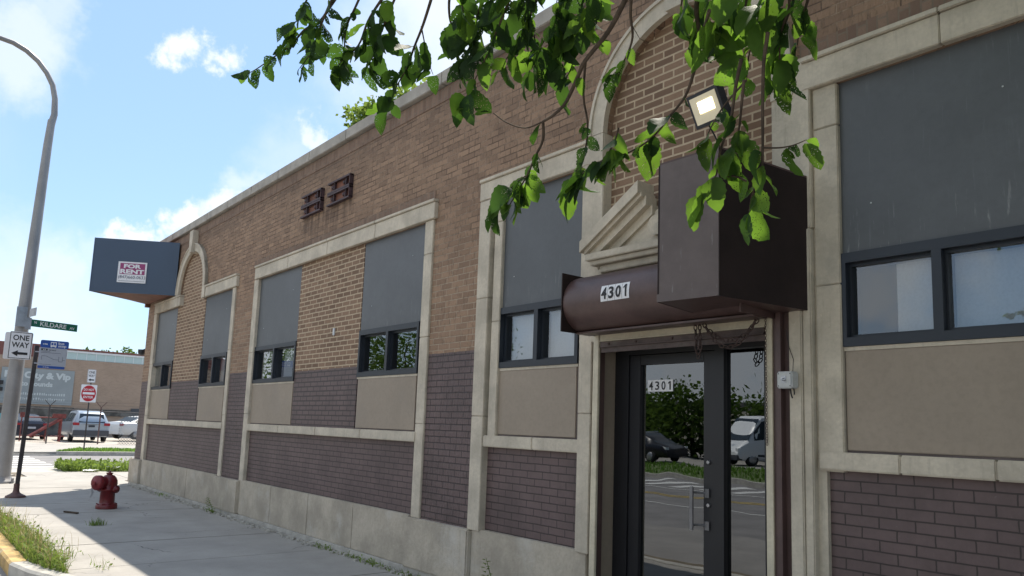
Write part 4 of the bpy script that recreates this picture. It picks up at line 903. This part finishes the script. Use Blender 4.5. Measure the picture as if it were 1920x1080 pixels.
# SUV: x=0 is the rear
suv=[(0,.95,1.05,.86,.75,.38),(.06,1.02,1.22,.93,.74,.32),(.28,1.08,1.58,.955,.70,.3),(.55,1.08,1.70,.965,.69,.3),(1.6,1.06,1.77,.97,.69,.26),(2.7,1.03,1.74,.97,.68,.26),(3.5,1.02,1.40,.965,.70,.26),(3.95,1.0,1.10,.95,.76,.26),(4.6,.93,1.02,.92,.70,.28),(4.95,.75,.85,.84,.6,.32)]
R1={'side':[(.62,1.5,0,0),(1.56,2.45,0,0),(2.5,3.35,0,0)],'ends':{'rear_window':(.035,1.09,.66,.30,1.58,.60,-.03),'windscreen':(3.95,1.10,.70,2.85,1.70,.60,.02)},
 'boxes':[('taillight',[(-.02,.2,.62,.93,.93,1.08),(-.02,.2,-.93,-.62,.93,1.08)],M['taillight']),('rear_bumper',[(-.06,.3,-.9,.9,.36,.66)],M['cladding']),('licence_plate',[(-.035,.0,-.16,.16,.84,.95)],M['cardark']),('chrome_strip',[(-.03,.0,-.42,.42,.985,1.01)],M['headlight']),
 ('roof_rail',[(.7,2.7,.58,.62,1.76,1.80),(.7,2.7,-.62,-.58,1.76,1.80)],M['silver']),('headlight',[(4.55,4.9,.6,.86,.78,.92),(4.55,4.9,-.86,-.6,.78,.92)],M['headlight'])],'wr':.37}
s=car('parked_suv','silver SUV seen from behind in the lot across the side road',(-48.6,9.05,0),R(180),M['silver'],suv,(.95,3.85),R1,group='cars in the far lot')
sed=[(0,.82,.9,.78,.66,.36),(.1,.95,1.05,.86,.70,.32),(.7,.98,1.10,.9,.66,.28),(1.35,.97,1.40,.91,.58,.26),(2.0,.96,1.46,.91,.57,.24),(2.7,.95,1.40,.91,.58,.24),(3.5,.94,1.02,.91,.66,.24),(4.3,.84,.92,.88,.66,.26),(4.7,.68,.76,.78,.6,.3)]
R2={'side':[(1.0,1.95,0,0),(2.0,3.0,0,0)],'ends':{'rear_window':(.7,1.09,.62,1.32,1.38,.54,-.03),'windscreen':(3.5,1.02,.64,2.72,1.39,.54,.03)},
 'boxes':[('taillight',[(-.02,.22,.55,.84,.82,.94),(-.02,.22,-.84,-.55,.82,.94)],M['taillight']),('rear_bumper',[(-.05,.2,-.8,.8,.3,.52)],M['carwhite']),('headlight',[(4.3,4.68,.55,.8,.66,.78),(4.3,4.68,-.8,-.55,.66,.78)],M['headlight'])],'wr':.33}
car('parked_sedan','white sedan seen beside the silver SUV in the far lot',(-52.2,10.9,.1),R(116),M['carwhite'],sed,(.95,3.7),R2,group='cars in the far lot')
R2b=dict(R2); R2b['boxes']=[('taillight',R2['boxes'][0][1],M['taillight']),('rear_bumper',R2['boxes'][1][1],M['cardark']),('licence_plate',[(-.06,-.02,-.2,.2,.62,.74)],M['grey_sign'])]
car('parked_sedan','dark blue car with red tail behind the red steel ramp in the far lot',(-51.5,6.55,0),R(180+4),M['cardark'],sed,(.95,3.7),R2b,group='cars in the far lot')
car('parked_sedan','black car mostly hidden at the building corner beyond the white sedan',(-50.2,15.6,.0),R(100),M['carblack'],sed,(.95,3.7),R2b,group='cars in the far lot')
van=[(0,1.1,2.6,.95,.9,.35),(.05,1.2,2.75,1.0,.88,.32),(3.9,1.25,2.78,1.0,.86,.3),(4.85,1.3,2.72,1.0,.84,.3),(5.45,1.32,2.15,1.0,.86,.3),(5.85,1.28,1.44,.99,.86,.3),(6.45,1.08,1.16,.96,.82,.32),(6.65,.75,.85,.9,.7,.36)]
R3={'side':[(4.3,5.5,0,0)],'ends':{'windscreen':(5.82,1.48,.86,4.98,2.58,.82,.06),'rear_window':(0,1.5,.7,0,2.3,.65,-.03)},
 'boxes':[('headlight',[(6.1,6.6,.62,.9,.88,1.05),(6.1,6.6,-.9,-.62,.88,1.05)],M['headlight']),('front_bumper',[(6.2,6.72,-.92,.92,.32,.66)],M['cladding']),('side_trim',[(.8,5.2,-1.02,1.02,.5,.62)],M['cladding'])],'wr':.38}
car('delivery_van','white high roof delivery van parked across the main road, mirrored in the door glass',(-23.4,-31.4,0),R(104),M['carwhite'],van,(1.1,5.5),R3,cat='van')
car('parked_suv','black SUV parked across the main road, mirrored in the door glass',(-32.5,-25.0,0),R(8),M['carblack'],suv,(.95,3.85),R1)
# red steel ramp
rp=thing('steel_ramp','red steel loading ramp with posts standing in the far lot','ramp',(-49,6.4,0))
mb=MB(); mb.obox((-48.6,6.75,.72),YY,XX,ZZ,.0,.0,.0)
mb=MB()
for dx in (0,.5):
    mb.tube([(-48.6-dx,6.15,.28),(-48.6-dx,7.55,1.25)],.07,6); mb.tube([(-48.6-dx,7.55,0),(-48.6-dx,7.55,1.4)],.045,6); mb.tube([(-48.6-dx,6.9,0),(-48.6-dx,6.9,.8)],.03,6)
for k in range(9): mb.tube([(-48.6,6.2+k*.16,.30+k*.112),(-49.1,6.2+k*.16,.30+k*.112)],.03,5)
mb.build('deck',M['redsteel'],rp)
mb=MB(); mb.box(-49.0,-48.7,5.62,5.95,1.28,1.55,.02); mb.box(-49.1,-48.6,7.15,7.75,1.28,1.52,.02)
for y in (5.7,5.9): mb.tube([(-48.8,y,0),(-48.8,y,1.3)],.035,6)
mb.tube([(-48.8,5.7,.3),(-48.8,7.8,.3)],.03,6); mb.tube([(-48.8,5.9,1.3),(-48.8,7.2,1.3)],.035,6); mb.build('frame',M['redsteel'],rp)
# ------------------------------------------------------------------ chain link fence with barbed wire arms
fc=thing('chain_link_fence','chain link fence with forked barbed wire posts along the far lot','fence',(-46,9,0))
for y in (6.55,8.93,12.0,15.1,18.2,21.3,3.4,.3):
    rusty=abs(y-8.93)<.1; mb=MB(); mb.tube([(-46,y,-.1),(-46,y,1.95)],.035,7)
    for sg in (1,-1): mb.tube([(-46,y,1.93),(-46,y+sg*.25,2.22)],.02,5)
    o_=mb.build('post',M['base_rust'] if rusty else M['darkpole'],fc)
mb=MB(); mb.tube([(-46,.3,1.78),(-46,8.93,1.76)],.022,6); mb.tube([(-46,8.93,1.72),(-46,24,1.72)],.02,6)
for sg in (1,-1):
    for k in (.4,.95): mb.tube([(-46,.3+sg*.25*k,1.95+.27*k),(-46,24+sg*.25*k,1.95+.27*k)],.005,4)
mb.build('rail',M['darkpole'],fc)
mb=MB(); MB.fixn=False; mb.add([(-46,9.9,0),(-46,24,0),(-46,24,1.7),(-46,9.9,1.7)],[(0,1,2,3)]); mb.build('mesh',M['link'],fc); MB.fixn=True
# ------------------------------------------------------------------ far building
fb=thing('warehouse','long tan brick warehouse with glass clerestory across the side road','building',(-70,15,0))
XF=-62; mb=MB(); mb.box(-85,XF,-14,60,-.1,5.35); mb.build('wall',M['brick_far'],fb)
mb=MB(); mb.box(-62.25,-62.05,9.5,60,5.36,5.86); 
CG=mb.build('clerestory',M['glass_roof'],fb); mb=MB()
for k in range(60): mb.box(-62.05,-62.03,9.5+k*.62,9.53+k*.62,5.36,5.86)
mb.box(-62.3,-61.98,9.3,60,5.86,5.98); mb.build('fascia',M['offwhite'],fb)
mb=MB(); mb.box(-85,-61.95,9.3,60,5.985,6.12); mb.box(-85,-61.96,-14,9.3,5.352,6.25); mb.build('roof_edge',M['roofedge'],fb)
mb=MB(); mb.box(-62,-61.93,-14,10.3,-.1,1.95); mb.box(-62,-61.9,10.3,60,1.45,1.9); mb.build('base_course',M['far_stone'],fb)
mb=MB(); mb.box(-61.99,-61.88,14.0,20,-.1,2.05); mb.build('loading_door',M['cladding'],fb)
mb=MB(); mb.box(-61.99,-61.6,-2,5.9,3.35,3.6); mb.box(-61.99,-61.6,-2,5.9,2.9,3.15); mb.build('awning_bar',M['black'],fb)
ws=thing('painted_shop_sign','faded grey blue wall sign reading City and Vip Auto Sounds on the warehouse','shop sign',(-61.95,8,3.4))
o=Vector((-61.96,5.75,2.1)); mb=MB(); rect(mb,o,YY,ZZ,0,4.35,0,2.42,XX,0,.03); mb.build('board',M['sign_teal'],ws)
mb=MB(); k=XX*.045
textmb(mb,'Fun City & Vip',o+k+YY*.18+ZZ*1.62,YY,ZZ,3.95,.60,.05); textmb(mb,'Auto Sounds',o+k+YY*.62+ZZ*1.22,YY,ZZ,2.45,.34,.04)
random.seed(3)
for row in (.62,.28):
    y=.35
    while y<3.9:
        w=random.uniform(.07,.15); rect(mb,o,YY,ZZ,y,y+w*.6,row,row+random.uniform(.10,.17),XX,.03,.012); y+=w*1.15
mb.build('lettering',M['sign_text'],ws)
bn=MB(); bn.box(-50.05,-50,4.2,5.32,.55,1.45); tag(bn.build('banner',M['cyan']),'cyan banner at the left edge behind the street light pole','banner')
# ------------------------------------------------------------------ trees built of leaf clumps
def tree(name,label,x,y,h,rad,nl,trunk=.2,group=None,z0=0,cat='tree',ls=.30,low=.25,mt='leaf_far'):
    t=thing(name,label,cat,(x,y,z0),group); rs_=random.Random(int(x*31+y*17)); mb=MB()
    base=Vector((x,y,z0)); topp=base+Vector((rs_.uniform(-.3,.3),rs_.uniform(-.3,.3),h*.8)); cl=[]
    mb.tube([base,base.lerp(topp,.4)+Vector((.1,0,0))*trunk*3,topp],[trunk,trunk*.7,trunk*.15],8)
    for k in range(9):
        s=base.lerp(topp,low+.6*k/9); a=k*2.4; e=s+Vector((math.cos(a),math.sin(a),.55))*rad*rs_.uniform(.5,.9); mb.tube([s,s.lerp(e,.5)+ZZ*.1*h*.2,e],[trunk*.35,trunk*.2,trunk*.06],5); cl.append(e)
    for k in range(14):
        a=rs_.uniform(0,2*PI); zz=rs_.uniform(low,1); rr=rad*math.sqrt(max(.05,1-((zz-.6)/.5)**2))*rs_.uniform(.4,1); cl.append(base+Vector((math.cos(a)*rr,math.sin(a)*rr,h*zz)))
    mb.build('trunk',M['bark'],t); mb=MB()
    for _ in range(nl):
        c=rs_.choice(cl); q=c+Vector((rs_.gauss(0,1),rs_.gauss(0,1),rs_.gauss(0,.8)))*rad*.24
        a=Vector((rs_.uniform(-1,1),rs_.uniform(-1,1),rs_.uniform(-1,1))).normalized(); b=a.orthogonal().normalized(); s=ls*rs_.uniform(.5,1.3)
        mb.add([q,q+a*s*.5+b*s*.3,q+a*s,q+a*s*.5-b*s*.3],[(0,1,2,3)])
    MB.fixn=False; mb.build('crown',M[mt],t); MB.fixn=True; return t
for i,(x,y,h,rd) in enumerate(((-8,-33,5.5,3),(-14.5,-35,6,3.2),(-20,-36,4.9,2.8),(-27.5,-36,4.0,2.8),(-34,-34,4.4,2.8),(-41,-35,4.6,3.0),(-49,-33,5.5,3.5),(-58,-31,12,5.2),(-67,-31,13,5.5),(-77,-30,12.5,5.5),(-88,-28,12,5.5),(-30,-44,6,3.5),(-104,-26,9,5))):
    tree('broadleaf_tree','broadleaf tree in the row across the main road, mirrored in the windows',x,y,h,rd,4200,group='trees across the main road',ls=.42,low=.10)
op=thing('low_building','pale low building behind the trees across the main road','building',(-30,-50,0))
mb=MB(); mb.box(-70,6,-60,-48,-.1,4.2); mb.build('wall',M['pale_wall'],op); mb=MB(); mb.box(-70.3,6.3,-60.3,-47.8,4.2,4.6); mb.build('roof',M['roof'],op)
up=thing('utility_pole','wooden utility pole with crossarm across the main road','utility pole',(-28,-22,0))
mb=MB(); mb.tube([(-29,-22,-.1),(-29,-22,9.5)],[.16,.11],10); mb.build('pole',M['bark'],up); mb=MB(); mb.tube([(-29.9,-22,8.8),(-28.1,-22,8.8)],.06,6); mb.build('crossarm',M['bark'],up)
mb=MB(); mb.tube([(-29,-22,7.8),(-28,-21.4,8.3),(-26.8,-20.8,8.4)],.04,6); mb.build('lamp_arm',M['galv'],up)
for i,(y,s) in enumerate(((12.4,1.1),(14.0,1.2),(16.2,.8),(11.0,.8))):
    tree('distant_tree','distant tree top showing above the warehouse roof',-92,y*1.42,8.0+s*.5,.9*s,300,.2,'trees behind the warehouse',ls=.4,low=.6)
# roof shrub
for x,s in ((-9.75,.50),(-8.85,.46)):
    tree('roof_shrub','green volunteer shrub growing on the parapet, '+('left clump' if x<-9 else 'right clump'),x,5.2,s+.35,s*.75,1500,.02,'shrubs on the parapet',z0=5.45,cat='shrub',ls=.09,low=.3,mt='weed')
# ================================================================== OVERHANGING TREE (branches over the camera)
random.seed(11)
ot=thing('overhanging_elm','leafy elm whose drooping branches hang over the facade from above','tree',(3.2,2.6,0))
twigs=MB(); leafA=MB(); leafB=MB()
def leaf(mb,base,direction,nrm,Ln,wd=.56,curl=.25):
    dv=direction.normalized(); nrm=(nrm-dv*nrm.dot(dv)).normalized(); sd=dv.cross(nrm).normalized(); n=11; vs=[]; cup=random.uniform(.1,.5); cr_=random.uniform(-.15,curl*1.8)*Ln; tw=random.uniform(-.5,.5)
    pst=Ln*.08
    for i in range(n+1):
        t=i/n; prof=math.sin(PI*min(1,t**.84))**.62 if 0<t<1 else 0
        w=Ln*wd*.5*prof*(1+(.07 if i%2 else -.05))
        c=base+dv*(pst+Ln*t)+nrm*(-cr_*t*t*1.5)
        s2=(sd*math.cos(tw*t)+nrm*math.sin(tw*t))
        wv=.06*Ln*math.sin(t*9+cr_*50)
        vs+=[c-s2*w+nrm*(w*cup+wv*prof*.5),c,c+s2*w+nrm*(w*cup-wv*prof*.5)]
    fs=[]
    for i in range(n): fs+=[(3*i,3*i+1,3*i+4,3*i+3),(3*i+1,3*i+2,3*i+5,3*i+4)]
    mb.add(vs,fs,True)
def rleaf(p,hang=.8,L0=.085,dark_share=.5,outw=None):
    a=random.uniform(0,2*PI); dv=Vector((math.cos(a),math.sin(a),0))*random.uniform(.2,1)+Vector((0,0,-hang))
    if outw is not None: dv+=outw*.9
    nr=Vector((random.gauss(0,.6),random.gauss(0,.6)-.5,random.gauss(.5,.5)))
    leaf(leafB if random.random()<dark_share*.85 else leafA,p,dv,nr,L0*random.choice((random.uniform(.35,.7),random.uniform(.7,1.25),random.uniform(.7,1.25))),random.uniform(.54,.80))
def branch(pts,d0,d1,r0,r1,dens,dark_share=.5,L0=.085,skip=0,hang=.7):
    P=[at(px,py,d0+(d1-d0)*i/(len(pts)-1)) for i,(px,py) in enumerate(pts)]
    # smooth
    Q=[]
    for i in range(len(P)-1):
        a=P[max(i-1,0)];b=P[i];c=P[i+1];e=P[min(i+2,len(P)-1)]
        for k in range(5):
            t=k/5; Q.append(.5*((2*b)+(c-a)*t+(2*a-5*b+4*c-e)*t*t+(3*b-a-3*c+e)*t**3))
    Q.append(P[-1]); twigs.tube(Q,[r0+(r1-r0)*i/(len(Q)-1) for i in range(len(Q))],6)
    tot=sum((b-a).length for a,b in zip(Q,Q[1:])); nl=int(tot*dens*(1.15 if dens>=18 else 1)); 
    for j in range(nl):
        s=(skip+(1-skip)*(j+random.random()*.5)/max(1,nl))*(len(Q)-1); i=min(int(s),len(Q)-2); p=Q[i].lerp(Q[i+1],s-i); t=(Q[i+1]-Q[i]).normalized()
        side=t.cross(Vector((random.gauss(0,1),random.gauss(0,1),random.gauss(0,1)))).normalized()
        rleaf(p,hang,L0,dark_share,side*.8+t*.5)
    rleaf(Q[-1],.8,L0,dark_share,(Q[-1]-Q[-2]).normalized()*2)
    return Q
# left spray (against the sky)
branch([(700,-60),(640,-15),(600,40),(572,55),(545,85),(512,108),(480,130),(463,138)],2.9,3.25,.006,.0015,24,.98,.075,.15)
branch([(650,-60),(615,15),(597,60),(585,95),(562,128)],2.85,3.1,.005,.0015,34,.98,.072,.2)
branch([(612,-50),(575,0),(560,35),(535,55)],2.95,3.1,.004,.0015,34,.98,.07,.3)
branch([(760,-60),(715,0),(690,40),(672,85),(640,115),(628,138)],2.8,3.1,.006,.0015,44,.98,.078,.2)
branch([(690,-40),(668,10),(650,50),(646,90),(650,130)],2.9,3.05,.005,.0015,36,.98,.075,.25)
branch([(760,-50),(735,10),(715,60),(705,95),(688,125)],2.75,3.0,.005,.0015,40,.98,.08,.2)
branch([(825,-60),(808,0),(792,50),(776,90),(764,125),(742,165),(728,200)],2.7,2.95,.006,.0015,28,.98,.08,.45)
branch([(790,50),(797,85),(805,120),(812,140)],2.8,2.95,.003,.001,20,.98,.075,.2)
branch([(850,-50),(842,5),(846,45),(862,62),(880,75)],2.6,2.8,.005,.002,26,.98,.08,.5)
branch([(846,45),(855,95),(862,120)],2.7,2.85,.003,.001,26,.98,.08,.2)
branch([(930,-60),(905,0),(890,50),(885,95),(868,125)],2.5,2.7,.006,.002,50,.98,.085,.25)
# dense middle clump
for a in ([(1000,-80),(960,-10),(935,50),(915,100),(885,160),(870,190)],[(1040,-80),(1010,-10),(985,50),(960,95),(935,130)],[(1090,-90),(1060,-20),(1040,40),(1010,95),(990,140)],[(1130,-80),(1100,-20),(1080,40),(1060,80),(1040,120)],[(960,-70),(925,-10),(905,40),(900,75)],[(1020,-60),(990,0),(1000,60),(1010,110)],[(1080,-60),(1050,0),(1062,60),(1075,110),(1060,150)],[(900,-70),(870,-20),(868,25),(880,50)]):
    branch(a,2.35+random.uniform(-.1,.15),2.6,.005,.0012,40,.85,.082,.15)
branch([(1150,-60),(1120,-20),(1105,20),(1098,50),(1090,70)],2.3,2.5,.005,.002,50,.2,.085,.2)
# thick branch sweeping down left
Q=branch([(1215,-90),(1172,0),(1140,60),(1098,113),(1085,140),(1062,190),(1040,214),(1018,228)],2.25,2.55,.0085,.0045,5,.6,.085,.2)
branch([(1018,228),(1018,262),(1003,295),(990,325),(975,352),(955,385)],2.55,2.6,.005,.0015,38,.5,.08,.32)
branch([(985,330),(965,345),(945,370),(935,395)],2.58,2.62,.002,.001,36,.6,.08,.1)
branch([(990,320),(985,350),(978,375)],2.58,2.6,.002,.001,36,.3,.08,.1)
branch([(1018,228),(985,240),(950,230),(925,212)],2.55,2.6,.003,.0015,1,.5,.05,.8)
# right hanging sprays
branch([(1190,-60),(1182,20),(1186,70),(1172,110),(1155,135)],2.2,2.35,.005,.0015,14,.6,.08,.6)
branch([(1098,113),(1094,180),(1102,235),(1095,290),(1075,330),(1068,350)],2.45,2.5,.004,.0015,26,.75,.08,.35)
branch([(1325,-80),(1306,10),(1312,70),(1302,130),(1285,180),(1258,215)],2.15,2.3,.007,.003,5,.5,.08,.75)
branch([(1258,215),(1235,245),(1210,268),(1180,285),(1145,300),(1110,318),(1080,345)],2.3,2.42,.004,.0015,46,.6,.088,.0,.9)
branch([(1160,240),(1150,270),(1130,300),(1092,325)],2.35,2.4,.003,.0015,30,.6,.09,.0)
for a,o in (([(1380,-90),(1362,-20),(1350,20),(1342,60),(1340,85)],.4),([(1420,-80),(1402,-10),(1392,40),(1386,85)],.3),([(1460,-80),(1440,-10),(1425,50),(1405,100),(1400,150)],.4),([(1510,-80),(1490,-10),(1470,50),(1450,110),(1440,150)],.45),([(1540,-70),(1515,0),(1500,50),(1495,85)],.35),([(1350,-80),(1330,-20),(1315,20),(1300,50)],.4),([(1450,-60),(1480,0),(1465,60),(1462,120),(1470,170)],.5),([(1330,20),(1318,60),(1310,90)],.2),([(1290,-60),(1280,-10),(1275,25)],.4)):
    branch(a,2.0+random.uniform(-.05,.2),2.25,.005,.0012,31,o+.1,.082,.15)
branch([(1440,60),(1432,120),(1430,200),(1430,277),(1427,325),(1412,360),(1405,395)],2.05,2.12,.005,.0018,14,.35,.085,.5)
branch([(1430,277),(1462,277),(1488,272),(1512,262)],2.08,2.12,.003,.001,44,.3,.075,.35)
branch([(1390,110),(1378,170),(1370,225),(1350,285),(1342,330),(1322,350)],2.05,2.15,.005,.0015,16,.3,.08,.3)
branch([(1395,150),(1390,200),(1385,245),(1372,280),(1380,310)],2.05,2.15,.004,.0015,38,.35,.082,.3)
branch([(1400,150),(1360,195),(1335,235),(1322,265)],2.1,2.15,.003,.0015,26,.3,.08,.3)
branch([(1412,360),(1420,375),(1430,385)],2.1,2.12,.002,.001,26,.2,.075,.0)
branch([(1400,340),(1370,330),(1335,352),(1318,362)],2.12,2.15,.003,.0012,16,.0,.085,.75)
# crown above the frame, added: joins branches to trunk, shades them and right facade
trunk=MB(); tb=Vector((3.2,2.6,0)); trunk.tube([tb,tb+Vector((-.1,0,1.5)),tb+Vector((-.5,0,3.2)),tb+Vector((-1.3,-.1,4.6)),tb+Vector((-2.6,-.2,5.6)),tb+Vector((-4.2,-.3,6.2))],[.22,.19,.16,.12,.07,.03],12)
trunk.build('trunk',M['bark'],ot)
hub=Vector((.6,2.4,5.6))
for px,py,dd in ((700,-60,2.9),(760,-60,2.8),(650,-60,2.85),(825,-60,2.7),(930,-60,2.5),(1000,-80,2.4),(1090,-90,2.4),(1215,-90,2.25),(1325,-80,2.15),(1420,-80,2.05),(1510,-80,2.05),(1130,-80,2.4),(850,-50,2.6),(612,-50,2.95)):
    e=at(px,py,dd); h2=Vector((-1.2+random.uniform(-.4,.4),1.9,4.4)); twigs.tube([Vector((1.2,2.45,5.2)),h2,(h2+e)/2+ZZ*.35,e],[.03,.02,.013,.006],6)
k=0
while k<5600:
    p=Vector((random.uniform(-3.6,3.2),random.uniform(.3,4.2),random.uniform(3.7,6.6)))
    q=Matrix(CAMROT)@(p-CAM); 
    if q.z>0 and (q.y/q.z*FPX+PPY)>-90: continue      # keep the open crown clear of the view below it
    if p.x<-1.0 and p.y>1.2 and random.random()<.7: continue
    rleaf(p,.4,.13,.5); k+=1
k=0
while k<5200:  # unseen canopy, added to darken the right end of the facade
    p=Vector((random.uniform(-1.2,7.5),random.uniform(-4.5,4.0),random.uniform(4.2,8.2)))
    q=Matrix(CAMROT)@(p-CAM)
    if q.z>0 and (q.y/q.z*FPX+PPY)>-120: continue
    rleaf(p,.4,.24,.6); k+=1
for a in range(7):
    e=Vector((3.2+3.6*math.cos(a*.9+.3),.4+3.2*math.sin(a*.9+.3),6.2+.3*(a%3))); twigs.tube([Vector((2.6,2.55,3.4)),Vector((2.6,2.55,3.4)).lerp(e,.5)+ZZ*.5,e],[.09,.05,.015],7)
MB.fixn=False
twigs.build('branches',M['bark'],ot); leafA.build('light_leaves',M['leaf'],ot); leafB.build('dark_leaves',M['leaf_dark'],ot)
MB.fixn=True
# render settings that help the fast path
SC.cycles.max_bounces=8; SC.cycles.transparent_max_bounces=16
